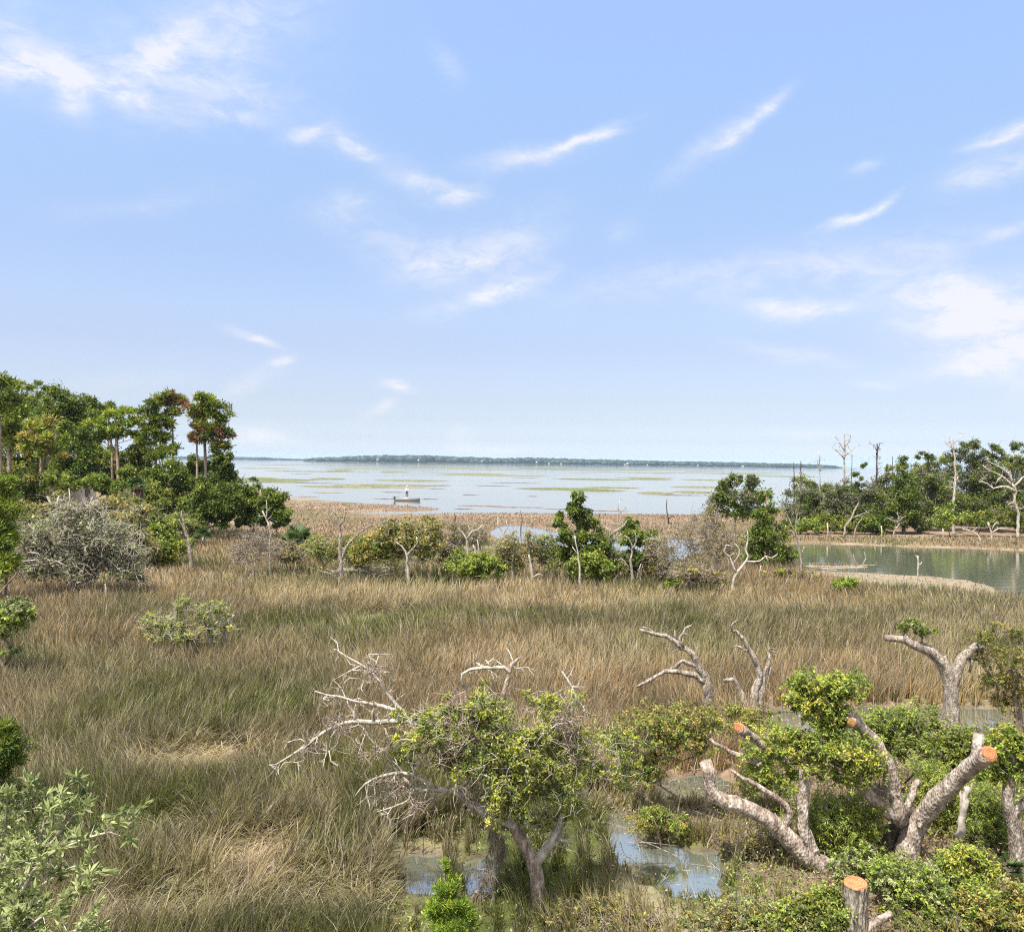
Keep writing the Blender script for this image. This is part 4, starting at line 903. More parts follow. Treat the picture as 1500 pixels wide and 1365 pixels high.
for lab, base, blobs, d in [
    ("dark oak crowding behind the frame-edge pines", (26, 800), [(30, 664, 40, 34), (8, 690, 40, 28), (50, 694, 30, 24), (24, 632, 26, 22)], 71),
    ("dark oak behind the bare trunks of the lime green pine", (166, 790), [(150, 672, 22, 22), (180, 676, 26, 22), (166, 700, 34, 26), (196, 700, 22, 24)], 72),
    ("dark oak joining the lime green pine to the open dark pine", (206, 785), [(206, 664, 18, 20), (200, 690, 24, 22), (214, 706, 22, 22)], 69),
    ("dark oak behind the feet of the rusty pines", (284, 780), [(282, 684, 22, 14), (304, 690, 20, 16), (268, 694, 18, 14), (290, 708, 30, 18)], 68),
    ("round dark oak standing between the broad oak and its slimmer neighbour", (104, 795), [(104, 622, 24, 20), (128, 640, 20, 20), (88, 648, 22, 20)], 75),
    ("dark oak low behind the olive scrub and the cabbage palm", (226, 800), [(214, 724, 26, 22), (232, 744, 24, 20), (206, 748, 24, 20)], 60),
]:
    plant("broad_oak", lab, "tree", base, blobs, 'oak', LW, n=80, per=170, leaf=(.21, .12), d=d)
# the grey, lichen-hung brush
plant("grey_oak", "big grey half-bare oak thicket hung with lichen at the marsh edge", "tree", (112, 868), [(110, 768, 52, 36), (64, 792, 40, 36), (150, 792, 46, 36), (88, 824, 54, 28), (170, 822, 38, 28), (128, 824, 44, 28), (48, 818, 26, 26), (196, 806, 22, 18), (134, 748, 36, 13), (34, 790, 18, 16), (90, 742, 24, 12), (196, 842, 20, 16)], 'grey', None, trunk=[(110, 868), (104, 830), (98, 790)], tr=(5, 3), n=310, per=44,
      leaf=(.15, .075), zref=.3, bark='greydead', tw=12, twl=.62, twr=.0125, twmat='dead', pal2='pale', share2=.35, seg=.3, rmax=.14, rtip=.014, shell=.25, depth=.8, cr=.5,
      limbs=[([(82, 775), (80, 752), (76, 740), (69, 727)], 2.6, 1.4), ([(80, 752), (84, 740), (86, 727)], 2.0, 1.2), ([(90, 780), (98, 760), (112, 757), (122, 745), (131, 740), (136, 728)], 2.6, 1.0), ([(88, 750), (98, 745), (103, 732), (101, 715)], 1.6, .7),
              ([(72, 828, -1.5), (62, 818, -2.6), (55, 810, -2.8), (40, 809, -2.8)], 1.6, .8), ([(72, 828, -1.5), (60, 826, -2.6), (54, 820, -2.8), (32, 822, -2.8)], 1.6, .8), ([(72, 828, -1.5), (84, 822, -2.6), (95, 828, -2.8)], 1.5, .7)])
plant("dark_shrub", "dark green bush tucked under the right side of the grey thicket", "shrub", (172, 866), [(160, 852, 22, 12), (180, 850, 22, 14), (140, 858, 16, 8)], 'dark', None, n=40, per=80, leaf=(.13, .08), d=39.5)
plant("dark_shrub", "dark green bush under the left foot of the grey thicket", "shrub", (60, 866), [(50, 848, 22, 16), (76, 856, 20, 10)], 'cedar', None, n=34, per=80, leaf=(.13, .08), d=40, tw=1)
plant("yellow_shrub", "yellow and green shrub beside the leaning dead post", "shrub", (238, 830), [(238, 776, 24, 14), (226, 800, 24, 22), (254, 800, 26, 22), (240, 820, 28, 12)], 'bush', None, n=74, per=85, leaf=(.15, .09), zref=.3, pal2='yellow', share2=.2)
plant("pine_sapling", "yellow-green young pine at the frame edge beside the grey thicket", "tree", (6, 860), [(4, 712, 18, 24), (6, 748, 22, 26), (4, 790, 28, 26), (2, 826, 30, 24)], 'lime', None, mode='needle', leaf=(.26, .05), n=70, per=100, d=33, cr=.4, flat=.7, upb=.6, pal2='bush', share2=.4)

for lab, base, blobs, pal, p2, d in [
    ("grey-green bushy oak scrub left of the grey thicket, at the frame edge", (18, 872), [(20, 788, 26, 22), (6, 812, 30, 28), (30, 836, 26, 22), (-10, 840, 26, 30)], 'olive', 'grey', 39.5),
    ("green scrub between the grey thicket and the dark oak behind it", (50, 850), [(40, 752, 34, 18), (76, 746, 26, 14), (20, 764, 24, 18)], 'oak', 'olive', 50),
    ("grey-green scrub joining the grey thicket to the yellow shrub", (204, 852), [(196, 788, 26, 20), (212, 812, 20, 22), (184, 764, 26, 16)], 'olive', 'grey', 43),
    ("bright green scrub at the foot of the cabbage palm", (212, 830), [(214, 754, 22, 16), (232, 762, 18, 14), (196, 740, 18, 12)], 'bush', 'oak', 51),
    ("dark green scrub between the leaning dead post and the low dark oak", (270, 790), [(264, 764, 26, 14), (246, 772, 18, 12), (284, 772, 14, 8)], 'oak', 'bush', 57),
]:
    plant("oak_scrub", lab, "shrub", base, blobs, pal, None, n=70, per=80, leaf=(.15, .08), d=d, bark='greydead', tw=4, twl=.5, twr=.010, pal2=p2, share2=.45)

# ------------------------------------------------------------------ palms
def palm(name, label, base, head, rpx, d=None, skirt=True, nf=26, trunkpx=2.6, zref=.35, group=None, droop=.6):
    _seed[0] += 1; rng = np.random.default_rng(_seed[0])
    B = G(base[0], base[1], zref) if d is None else P(base[0], base[1], d)
    B = np.array([B[0], B[1], 0.0]); d = B[1]; s = d / F; root = thing(name, B, label, "palm", group)
    Hd = P(head[0], head[1], d); tb = Tubes(); pts = smooth_path([B - [0, 0, .2], (B + Hd) / 2 + [.05, 0, 0], Hd], .25)
    tb.add(pts, np.full(len(pts), trunkpx * s) * (1 + .1 * rng.normal(size=len(pts))), 8, .08, rng); tb.build("trunk", MAT['greydead'], root, B)
    def fans(n, lo, hi, pal, ln, name):
        Vs, Qs, Cs = [], [], []; o = 0
        for k in range(n):
            a = rng.uniform(0, 2 * math.pi); e = rng.uniform(lo, hi); dr = np.array([math.cos(a) * math.cos(e), math.sin(a) * math.cos(e), math.sin(e)])
            st = ln * rng.uniform(.4, .6); hub = Hd + dr * st; side = unit(np.cross(dr, [0, 0, 1.0])); nr = np.cross(side, dr); c = np.array(PAL[pal][rng.integers(0, 3)]) * rng.uniform(.8, 1.2)
            Vs.append(np.array([Hd - side * ln * .02, Hd + side * ln * .02, hub + side * ln * .02, hub - side * ln * .02])); Qs.append(np.array([[0, 1, 2, 3]]) + o); o += 4; Cs.append(np.tile(c, (4, 1)))
            for f in np.linspace(-1.9, 1.9, 15):
                q = dr * math.cos(f) + side * math.sin(f); l = ln * (.62 - .10 * abs(f)) * rng.uniform(.85, 1.1); w = np.cross(q, nr) * ln * .045
                m = hub + q * l * .55; tip = hub + q * l - np.array([0, 0, l * droop * rng.uniform(.2, .7)])
                Vs.append(np.array([hub, m + w, tip, m - w])); Qs.append(np.array([[0, 1, 2, 3]]) + o); o += 4; Cs.append(np.tile(c * rng.uniform(.85, 1.15), (4, 1)))
        link(name, mesh_from(name, np.vstack(Vs) - B, [np.vstack(Qs)], MAT['leaf'], np.vstack(Cs)), root)
    fans(nf, -.25, 1.35, 'bush', rpx * s, "fronds")
    if skirt: fans(nf, -1.45, -.75, 'rust', rpx * s * .95, "dead_frond_skirt")
palm("cabbage_palm", "cabbage palm with a skirt of hanging brown fronds before the left wood", (200, 812), (201, 712), 17, d=55)
palm("cabbage_palm", "small dark cabbage palm above the last oaks at the wood's tip", (371, 768), (371, 706), 10, d=63, skirt=False, nf=18, trunkpx=1.2)
palm("palmetto", "low fan palmetto right of the leaning dead post", (297, 800), (297, 786), 16, d=56, skirt=False, nf=22, trunkpx=2)
palm("palmetto", "stiff spiky palmetto clump left of the forked snag", (436, 822), (436, 796), 30, d=51, skirt=False, nf=34, trunkpx=2.5, droop=.25)

# ------------------------------------------------------------------ middle line: snags, bushes, small oaks
ML = "dead snags along the tree line"
dead_tree("snag", "leaning split dead post with a broken pointed top beside the yellow shrub", (281, 832), [([(281, 832), (277, 800), (270, 775), (266, 748)], 3.6, 1.0), ([(274, 790), (268, 772), (262, 760)], 1.6, .6)], 'pale', None, tw=2)
dead_tree("snag", "slim white dead tree behind the grey bare thicket", (396, 838), [([(396, 838), (395, 800), (396, 775), (388, 756), (384, 748)], 2.2, .9), ([(396, 775), (399, 765), (402, 768)], 1.2, .6), ([(390, 760), (391, 742), (390, 732)], 1.0, .5), ([(395, 800), (402, 790)], 1.0, .5)], 'dead', None, tw=3, twl=.45, twr=.010)
plant("bare_thicket", "low grey-pink bare thicket around the slim white snag", "shrub", (368, 842), [(366, 806, 28, 26), (392, 806, 20, 24), (350, 812, 16, 18), (376, 782, 20, 14)], 'bare', None, n=80, per=9, leaf=(.10, .05), bark='greydead', tw=7, twl=.5, twr=.009, twmat='pale', rmax=.05, stem=False)
dead_tree("snag", "forked pale snag with a long arm rising right above a brush pile", (502, 850), [([(502, 850), (499, 815), (498, 785), (496, 765), (490, 757), (490, 742)], 3.6, 1.0), ([(500, 822), (508, 800), (522, 785), (533, 776), (545, 768)], 2.4, .8), ([(497, 770), (503, 762), (506, 752), (504, 742)], 1.6, .7), ([(496, 767), (488, 764), (490, 755)], 1.2, .6), ([(533, 776), (535, 766)], .9, .4)], 'pale', None, tw=3, twl=.4, twr=.009)
def brush_pile():
    rng = np.random.default_rng(77); B = G(520, 850, .1); B[2] = 0; root = thing("brush_pile", B, "low pile of bleached sticks at the foot of the forked snag", "brush pile"); tb = Tubes()
    for _ in range(60):
        a = B + np.array([rng.normal() * 1.0, rng.normal() * .5, rng.uniform(.05, .75)]); dd = unit(np.array([rng.normal(), rng.normal() * .7, rng.normal() * .45])); l = rng.uniform(.3, .9)
        tb.add([a - dd * l, a + rng.normal(size=3) * .06, a + dd * l], [.008, .016, .006], 4)
        if tb.V: tb.build("stick", MAT['dead'], root, B); tb = Tubes()
    if tb.V: tb.build("stick", MAT['dead'], root, B)
brush_pile()
plant("wax_myrtle", "olive bush behind the forked snag's long arm", "shrub", (545, 845), [(545, 800, 26, 24), (562, 794, 22, 26), (528, 816, 22, 18)], 'bush', None, n=70, per=76, leaf=(.14, .07), pal2='olive', share2=.5, tw=2, twr=.008)
plant("small_oak", "scrubby olive oak with twiggy crown left of the bright green bush", "tree", (600, 846), [(598, 784, 30, 28), (624, 794, 28, 32), (578, 802, 24, 26), (632, 770, 20, 18), (570, 776, 16, 18)], 'olive', None, n=120, per=60, leaf=(.13, .07), bark='greydead', tw=5, twl=.5, twr=.009, pal2='oak', share2=.35)
dead_tree("snag", "pale Y-shaped snag in front of the scrubby olive oak", (598, 850), [([(598, 850), (596, 825), (596, 812), (588, 800), (578, 792)], 2.6, .8), ([(596, 814), (604, 805), (611, 795), (610, 786)], 1.7, .6)], 'dead', None, tw=2, twl=.35, twr=.008)
plant("wax_myrtle", "bright green rounded bush in the tan grass at mid marsh", "shrub", (695, 852), [(676, 824, 28, 18), (704, 822, 30, 19), (726, 828, 18, 16), (694, 836, 42, 12)], 'bush', None, n=70, per=95, leaf=(.14, .07), pal2='fresh', share2=.25)
dead_tree("snag", "dark trident-shaped snag standing behind the bright green bush", (684, 818), [([(684, 818), (685, 798), (681, 786), (673, 776), (668, 770)], 2.4, .8), ([(684, 790), (692, 778), (700, 776), (707, 768)], 2.0, .7), ([(690, 780), (686, 770)], 1.0, .5)], 'greydead', None, tw=2)
dead_tree("snag", "short broken snag with two stubs right of the trident-shaped one", (697, 818), [([(697, 818), (696, 804), (693, 798)], 1.6, 1.0), ([(700, 818), (701, 800), (699, 790)], 1.3, .8)], 'greydead', None)
dead_tree("snag", "short black charred post beyond the creek", (667, 772), [([(667, 772), (666, 764), (667, 757), (665, 753)], 1.5, .9)], 'dark', None)
dead_tree("snag", "thin dark leaning snag at the left end of the pale creek", (742, 800), [([(742, 800), (740, 785), (734, 776), (730, 768), (729, 757)], 2.0, .7), ([(738, 782), (744, 772), (741, 762)], .9, .4)], 'greydead', None, tw=2)
dead_tree("snag", "thin bare pole beyond the creek, between the charred post and the big cedar", (763, 772), [([(763, 772), (765, 760), (762, 748)], .9, .5)], 'dark', None)
plant("bare_oak", "bare twiggy small oak left of the tall dark cedar", "tree", (752, 848), [(748, 792, 16, 18), (770, 800, 22, 22), (736, 806, 14, 18), (780, 790, 16, 14)], 'olive', None, n=64, per=16, leaf=(.12, .06), bark='pale', tw=6, twl=.45, twr=.008, trunk=[(752, 848), (750, 825), (754, 808)], tr=(2.0, 1.4))
dead_tree("snag", "broken white stump with a fallen limb before the twiggy small oak", (779, 850), [([(779, 850), (778, 830), (775, 812)], 2.2, 1.4), ([(780, 846), (790, 840), (797, 844)], 1.5, .8)], 'dead', None)
plant("red_cedar", "tall dark spreading cedar at the centre of the tree line", "tree", (846, 848), [(842, 732, 13, 14), (848, 752, 26, 14), (826, 762, 18, 12), (866, 770, 22, 14), (840, 785, 32, 16), (868, 800, 26, 18), (842, 812, 28, 16)], 'dark', None, n=96, per=80, leaf=(.17, .09), trunk=[(848, 848), (846, 800), (843, 730)], tr=(2.6, .9), bark='pale', tw=2, twr=.008, upb=.6)
plant("red_cedar", "second dark cedar, shorter, right of the tallest one", "tree", (926, 842), [(926, 766, 16, 10), (918, 784, 24, 14), (946, 786, 18, 14), (936, 808, 30, 18), (918, 824, 30, 16), (952, 820, 16, 16)], 'dark', None, n=84, per=80, leaf=(.17, .09), trunk=[(926, 842), (926, 800), (925, 766)], tr=(2.2, .9), bark='pale', upb=.6)
plant("wax_myrtle", "bright green bush at the foot of the tallest cedar", "shrub", (860, 852), [(848, 826, 24, 16), (876, 824, 26, 18), (862, 838, 38, 12)], 'bush', None, n=60, per=95, leaf=(.14, .07), pal2='oak', share2=.35)
dead_tree("snag", "white crooked snag before the tallest cedar's left foot", (849, 856), [([(849, 856), (849, 830), (845, 805), (842, 785)], 2.0, .8), ([(846, 812), (838, 800)], 1.0, .5)], 'dead', None)
dead_tree("snag", "pale forked snag with twiggy head between the two cedars", (902, 848), [([(902, 848), (896, 820), (893, 800), (892, 780), (886, 770)], 2.6, .9), ([(893, 785), (902, 778), (914, 770), (918, 763)], 1.8, .7), ([(893, 800), (888, 790)], 1.0, .5)], 'pale', None, tw=5, twl=.5, twr=.009)
dead_tree("snag", "pale lichened snag hugging the front of the shorter cedar", (926, 852), [([(926, 852), (924, 820), (926, 800), (920, 788), (914, 784)], 2.6, .9), ([(926, 805), (932, 792), (930, 780)], 1.4, .6), ([(922, 832), (910, 818), (904, 822)], 1.4, .7)], 'pale', None, tw=3, twl=.35)
dead_tree("snag", "short pale twin-stemmed snag right of the shorter cedar", (938, 850), [([(938, 850), (936, 835), (939, 826)], 1.5, .8), ([(933, 850), (935, 838)], 1.2, .7)], 'dead', None)
dead_tree("snag", "thin bare sapling with a spray of twigs beside the shorter cedar's top", (908, 768), [([(908, 768), (909, 752), (905, 742), (908, 733)], .9, .4), ([(909, 752), (916, 744), (918, 738)], .6, .3), ([(907, 748), (901, 742)], .6, .3)], 'greydead', None, tw=4, twl=.5, twr=.012, d=80)
plant("bare_thicket", "pinkish bare thicket of fine twigs left of the twisted white snag", "shrub", (1000, 856), [(1000, 800, 34, 38), (1030, 806, 30, 40), (978, 816, 22, 28), (1020, 770, 24, 20), (1045, 836, 22, 16), (1050, 790, 20, 30)], 'bare', None, n=140, per=16, leaf=(.10, .05), bark='brown', tw=7, twl=.6, twr=.008, twmat='pale', rmax=.05, pal2='olive', share2=.5, stem=False)
dead_tree("snag", "short dark forked snag at the far edge of the mud", (979, 762), [([(979, 762), (977, 752), (976, 742), (977, 731)], 1.3, .6), ([(979, 760), (985, 755), (988, 757)], 1.0, .5)], 'dark', None, d=84)
plant("small_bush", "small dark green bush at the foot of the pinkish bare thicket", "shrub", (983, 862), [(986, 853, 12, 8), (974, 858, 10, 4)], 'bush', None, n=18, per=70, leaf=(.11, .06))
plant("oak_tree", "dark lichened oak at the left end of the right wood", "tree", (1075, 780), [(1060, 712, 16, 12), (1088, 702, 24, 12), (1070, 730, 34, 20), (1050, 742, 20, 20), (1106, 722, 20, 20), (1085, 748, 30, 18)], 'dark', None, n=96, per=80, leaf=(.20, .11), d=60, bark='pale', tw=2, twr=.012, pal2='lichen', share2=.25)
plant("red_cedar", "dense conical green cedar in front of the right wood", "tree", (1126, 830), [(1122, 728, 10, 14), (1118, 752, 22, 18), (1130, 780, 34, 24), (1112, 786, 24, 20), (1128, 808, 42, 18), (1104, 815, 20, 14), (1150, 812, 20, 14)], 'cedar', None, n=130, per=95, leaf=(.15, .07), trunk=[(1124, 830), (1124, 780), (1122, 725)], tr=(3, .8), upb=.6, pal2='bush', share2=.12, d=49)
dead_tree("snag", "twisted white snag with curling arms before the conical cedar", (1073, 864), [([(1073, 864), (1075, 848), (1086, 830), (1096, 815), (1092, 805), (1096, 790), (1095, 778)], 2.4, 1.0), ([(1080, 840), (1072, 825), (1068, 815), (1060, 808), (1064, 798), (1074, 800)], 2.0, .8), ([(1092, 822), (1104, 822), (1114, 822), (1122, 815), (1130, 818), (1139, 812)], 1.9, .8),
    ([(1074, 828), (1084, 806), (1076, 796)], 1.4, .6), ([(1122, 815), (1126, 825)], 1.0, .5), ([(1068, 815), (1075, 810)], 1.0, .5)], 'dead', None, tw=2, twl=.25, twr=.008)
dead_tree("snag", "thin broken post dangling lichen right of the twisted white snag", (1114, 848), [([(1114, 848), (1113, 838), (1115, 828)], 1.3, .9)], 'pale', None)
dead_tree("snag", "slender bare white tree at the right flank of the conical cedar", (1174, 838), [([(1174, 838), (1173, 815), (1168, 790), (1165, 770), (1168, 752)], 1.7, .7), ([(1167, 785), (1160, 770), (1156, 760)], 1.0, .5), ([(1166, 768), (1172, 758)], .8, .4), ([(1174, 812), (1178, 800)], .8, .4)], 'pale', None, tw=3, twl=.4, twr=.01)
plant("bare_thicket", "olive brown scrub leaning on the left of the conical cedar", "shrub", (1078, 850), [(1072, 786, 20, 26), (1062, 816, 22, 24), (1084, 832, 24, 14)], 'olive', None, n=60, per=20, leaf=(.12, .06), bark='brown', tw=6, twl=.5, twr=.008, rmax=.05, stem=False, d=51, pal2='bare', share2=.4)
plant("low_shrub", "low yellowish scrub along the right foot of the conical cedar", "shrub", (1165, 846), [(1150, 838, 24, 7), (1178, 840, 20, 6), (1128, 842, 20, 6)], 'yellow', None, n=34, per=50, leaf=(.12, .05), pal2='bare', share2=.5, tw=2)

for lab, base, blobs, pal, p2 in [
    ("olive scrub between the slim white snag and the palmetto", (420, 836), [(414, 810, 18, 14), (428, 816, 16, 12)], 'olive', 'bare'),
    ("green scrub right of the palmetto, under the forked snag", (472, 838), [(464, 808, 16, 16), (478, 818, 18, 14), (488, 806, 10, 12)], 'bush', 'olive'),
    ("green low scrub right of the forked snag's foot", (514, 838), [(514, 806, 12, 16), (522, 820, 14, 14)], 'bush', 'olive'),
    ("grey scrub between the scrubby olive oak and the bright green bush", (646, 838), [(644, 802, 16, 22), (656, 816, 16, 16), (660, 790, 12, 16)], 'bare', 'olive'),
    ("olive scrub right of the bright green bush, before the creek", (742, 846), [(738, 816, 14, 16), (750, 828, 16, 12)], 'olive', 'bush'),
    ("dark green scrub touching the tallest cedar's left side", (806, 846), [(800, 806, 18, 18), (812, 822, 18, 16), (790, 820, 14, 12)], 'oak', 'bush'),
    ("dark green scrub filling the space between the two cedars", (890, 846), [(888, 808, 16, 20), (898, 826, 18, 14)], 'oak', 'dark'),
    ("olive scrub right of the shorter cedar", (962, 848), [(960, 812, 14, 20), (968, 830, 16, 14)], 'olive', 'bare'),
    ("grey-brown scrub behind the twisted white snag's curl", (1046, 838), [(1040, 776, 16, 26), (1052, 800, 18, 22)], 'bare', 'olive'),
    ("grey scrub behind the Y-shaped snag's left fork", (566, 836), [(566, 786, 12, 18), (578, 804, 16, 18)], 'grey', 'olive'),
    ("brown twiggy scrub behind the trident-shaped snag", (690, 812), [(672, 790, 14, 16), (700, 792, 14, 14)], 'bare', 'grey'),
    ("low brown scrub in front of the pinkish bare thicket", (1010, 864), [(1004, 844, 26, 10), (1036, 850, 22, 8)], 'bare', 'olive'),
]:
    plant("scrub_bush", lab, "shrub", base, [(q[0], q[1] - 5, q[2] * 1.35, q[3] * 1.35) for q in blobs], pal, "scrub along the tree line", n=80, per=42, leaf=(.12, .06), bark='greydead', tw=4, twl=.45, twr=.007, pal2=p2, share2=.4, rmax=.04, stem=False)
# ------------------------------------------------------------------ right wood across the pond
RW = "trees of the right wood"
OK = dict(leaf=(.18, .10), bark='pale', twr=.014, twl=.8)
for lab, base, blobs, pal, p2, sh, d in [
    ("low dark oak with lichened crown between cedar and the thin poles", (1190, 784), [(1186, 728, 20, 20), (1178, 752, 24, 20), (1202, 756, 24, 18), (1160, 766, 18, 14)], 'dark', 'lichen', .3, 80),
    ("grey-green lichened oak below the tall bare tree", (1232, 784), [(1228, 718, 20, 14), (1214, 738, 24, 18), (1244, 742, 22, 20), (1230, 764, 28, 18)], 'lichen', 'dark', .5, 79),
    ("oak with a small dark tuft held high left of the dense cedar", (1268, 784), [(1270, 680, 11, 6), (1258, 698, 10, 7), (1262, 720, 22, 16), (1280, 736, 22, 22), (1262, 752, 26, 22), (1282, 766, 22, 14)], 'dark', 'lichen', .4, 78),
    ("spreading oak with a flat thin top right of the dense cedar", (1362, 784), [(1352, 668, 20, 7), (1372, 676, 20, 10), (1360, 700, 26, 18), (1376, 724, 26, 24), (1358, 744, 22, 20)], 'lichen', 'dark', .55, 80),
    ("tall dark oak behind the white trunk", (1420, 784), [(1424, 652, 16, 12), (1410, 668, 18, 14), (1436, 676, 20, 16), (1420, 696, 26, 20), (1442, 712, 24, 24), (1412, 730, 30, 24)], 'dark', 'lichen', .3, 81),
    ("dark oak with a knobbly top right of the tall dark one", (1462, 784), [(1456, 660, 15, 9), (1470, 672, 13, 9), (1460, 694, 24, 18), (1474, 724, 26, 24), (1450, 746, 28, 22)], 'dark', 'lichen', .35, 80),
    ("oak at the frame edge with its crown cut by the frame", (1502, 784), [(1494, 656, 12, 10), (1504, 682, 18, 20), (1500, 720, 22, 28), (1498, 752, 26, 24), (1530, 700, 24, 40), (1530, 750, 26, 28)], 'dark', 'lichen', .3, 79),
    ("dark oak low in the middle of the right wood", (1322, 786), [(1314, 748, 24, 18), (1338, 752, 24, 18), (1300, 762, 22, 14), (1350, 766, 20, 14)], 'dark', 'cedar', .3, 77),
]:
    plant("oak_tree", lab, "tree", base, blobs, pal, RW, n=26 + int(sum(b[2] * b[3] for b in blobs) / 26), per=120, pal2=p2, share2=sh, d=d, tw=3, **OK)
for lab, base, blobs in [
    ("dark oak behind the two slim bare poles", (1182, 784), [(1176, 716, 26, 20), (1200, 730, 26, 24), (1160, 742, 22, 22)]),
    ("dark oak behind the antlered dead tree's foot", (1234, 784), [(1240, 728, 30, 22), (1216, 726, 22, 18), (1230, 752, 30, 22)]),
    ("dark oak behind the dense cedar's left shoulder", (1296, 784), [(1296, 712, 20, 20), (1288, 744, 26, 24), (1304, 690, 10, 10)]),
    ("dark oak behind the dense cedar's right shoulder", (1346, 784), [(1350, 688, 18, 16), (1342, 716, 24, 22), (1350, 746, 26, 24)]),
    ("dark oak directly behind the long white trunk", (1392, 784), [(1392, 678, 20, 18), (1388, 708, 26, 26), (1402, 744, 32, 26)]),
    ("dark oak behind the knobbly-topped one", (1440, 784), [(1440, 686, 24, 22), (1446, 724, 28, 28), (1430, 752, 26, 22)]),
    ("dark oak behind the pale bare-limbed one at the frame edge", (1484, 784), [(1482, 686, 22, 22), (1486, 728, 28, 28), (1476, 756, 26, 20)]),
]:
    plant("oak_tree", lab, "tree", base, blobs, 'oak', RW, n=60, per=130, leaf=(.20, .12), d=88, pal2='lichen', share2=.25)
plant("red_cedar", "dense dark conical cedar standing above the right wood's middle", "tree", (1324, 784), [(1322, 678, 9, 12), (1322, 700, 18, 16), (1326, 724, 26, 20), (1322, 752, 30, 20)], 'cedar', RW, n=90, per=110, leaf=(.22, .10), d=76, trunk=[(1324, 784), (1323, 730), (1321, 672)], tr=(2.5, .6), upb=.6)
for lab, base, blobs, pal, d in [
    ("bright green rounded bush at the pond bank under the white trunk", (1392, 786), [(1388, 752, 22, 16), (1404, 762, 20, 14), (1376, 766, 18, 12)], 'bush', 74),
    ("dark green bush at the pond bank right of the bright one", (1432, 786), [(1428, 760, 24, 14), (1448, 766, 20, 12)], 'oak', 74.5),
    ("dark green bush at the pond bank by the frame edge", (1484, 786), [(1476, 764, 22, 14), (1500, 762, 22, 16), (1530, 764, 22, 16)], 'oak', 74),
    ("low green bush on the pond bank left of the flat-topped snag", (1224, 786), [(1212, 764, 24, 14), (1236, 768, 22, 12)], 'oak', 75),
    ("low green bush at the pond bank beside the conical cedar", (1190, 786), [(1188, 768, 18, 12), (1172, 772, 16, 10)], 'bush', 74),
    ("dark low bush on the pond bank right of the flat-topped snag", (1274, 786), [(1268, 766, 20, 14), (1290, 768, 20, 13)], 'dark', 75),
]:
    plant("bank_shrub", lab, "shrub", base, blobs, pal, "shrubs on the pond bank", n=34, per=90, leaf=(.20, .12), d=d)
for lab, base, paths, bark, d, tw in [
    ("tallest bare dead tree of the right wood with a broad antler head", (1237, 780), [([(1237, 780), (1237, 720), (1237, 680), (1237, 640)], 2.2, .8), ([(1237, 672), (1228, 662), (1218, 655)], 1.2, .4), ([(1237, 668), (1247, 660), (1255, 652)], 1.2, .4), ([(1237, 660), (1230, 650), (1226, 643)], 1.0, .3), ([(1237, 655), (1244, 646), (1246, 640)], .9, .3)], 'greydead', 82, 7),
    ("bare pointed dead tree with short side twigs left of the antlered one", (1202, 780), [([(1202, 780), (1201, 720), (1201, 690), (1200, 662)], 1.4, .5), ([(1201, 690), (1206, 682)], .7, .3), ([(1201, 684), (1196, 676)], .7, .3)], 'greydead', 82, 6),
    ("slim straight bare pole, first of the two at the wood's left", (1163, 780), [([(1163, 780), (1163, 720), (1163, 677)], 1.1, .6)], 'dark', 80, 1),
    ("slim straight bare pole, second of the two at the wood's left", (1173, 780), [([(1173, 780), (1173, 720), (1173, 675)], 1.1, .6)], 'dark', 80.5, 1),
    ("thin bare pole close to the right of the antlered dead tree", (1247, 780), [([(1247, 780), (1247, 720), (1248, 666)], 1.0, .4)], 'dark', 81.5, 1),
    ("club-headed dead tree with stubby twigs at its top", (1283, 780), [([(1283, 780), (1283, 720), (1284, 690), (1285, 650)], 1.7, 1.0), ([(1284, 665), (1287, 655), (1289, 648)], .9, .4), ([(1284, 660), (1281, 652)], .8, .4)], 'dark', 82, 5),
    ("short thin dead spike left of the dense cedar's top", (1308, 780), [([(1308, 780), (1308, 720), (1307, 668)], .9, .4)], 'dark', 83, 1),
    ("long bare white trunk rising before the tall dark oak", (1398, 780), [([(1397, 780), (1397, 735), (1399, 700), (1398, 660), (1396, 645)], 2.4, .9), ([(1399, 706), (1404, 698)], 1.0, .5), ([(1398, 662), (1392, 648), (1390, 636)], .9, .3), ([(1398, 658), (1386, 650), (1380, 642)], .9, .3), ([(1397, 650), (1404, 642), (1408, 636)], .8, .3)], 'dead', 76, 5),
]:
    dead_tree("bare_tree", lab, base, paths, bark, "bare dead trees of the right wood", d=d, tw=tw, twl=.7, twr=.016)
dead_tree("bare_oak", "pale bare-limbed oak spreading over the dark trees at the frame edge", (1490, 784), [([(1490, 784), (1492, 752), (1486, 735), (1488, 720), (1482, 708)], 2.6, 1.5), ([(1488, 720), (1470, 712), (1455, 716), (1446, 708), (1434, 706)], 1.9, .6), ([(1482, 710), (1468, 698), (1452, 690), (1440, 682)], 1.7, .5), ([(1484, 708), (1478, 694), (1464, 684), (1448, 676)], 1.5, .5),
    ([(1486, 712), (1498, 700), (1512, 694), (1524, 684)], 1.5, .5), ([(1488, 735), (1476, 740), (1500, 745)], 1.2, .6), ([(1468, 698), (1462, 702), (1458, 710)], 1.0, .4)], 'dead', None, d=73, tw=7, twl=.8, twr=.014)
dead_tree("snag", "leaning pale forked trunk at the pond bank left of the dense cedar", (1236, 786), [([(1236, 786), (1238, 772), (1248, 758), (1252, 748), (1258, 736)], 2.0, .9), ([(1248, 758), (1260, 754), (1270, 750)], 1.1, .5), ([(1252, 788), (1252, 776), (1262, 760)], 1.4, .6)], 'pale', None, d=73.5, tw=4, twl=.6, twr=.014)
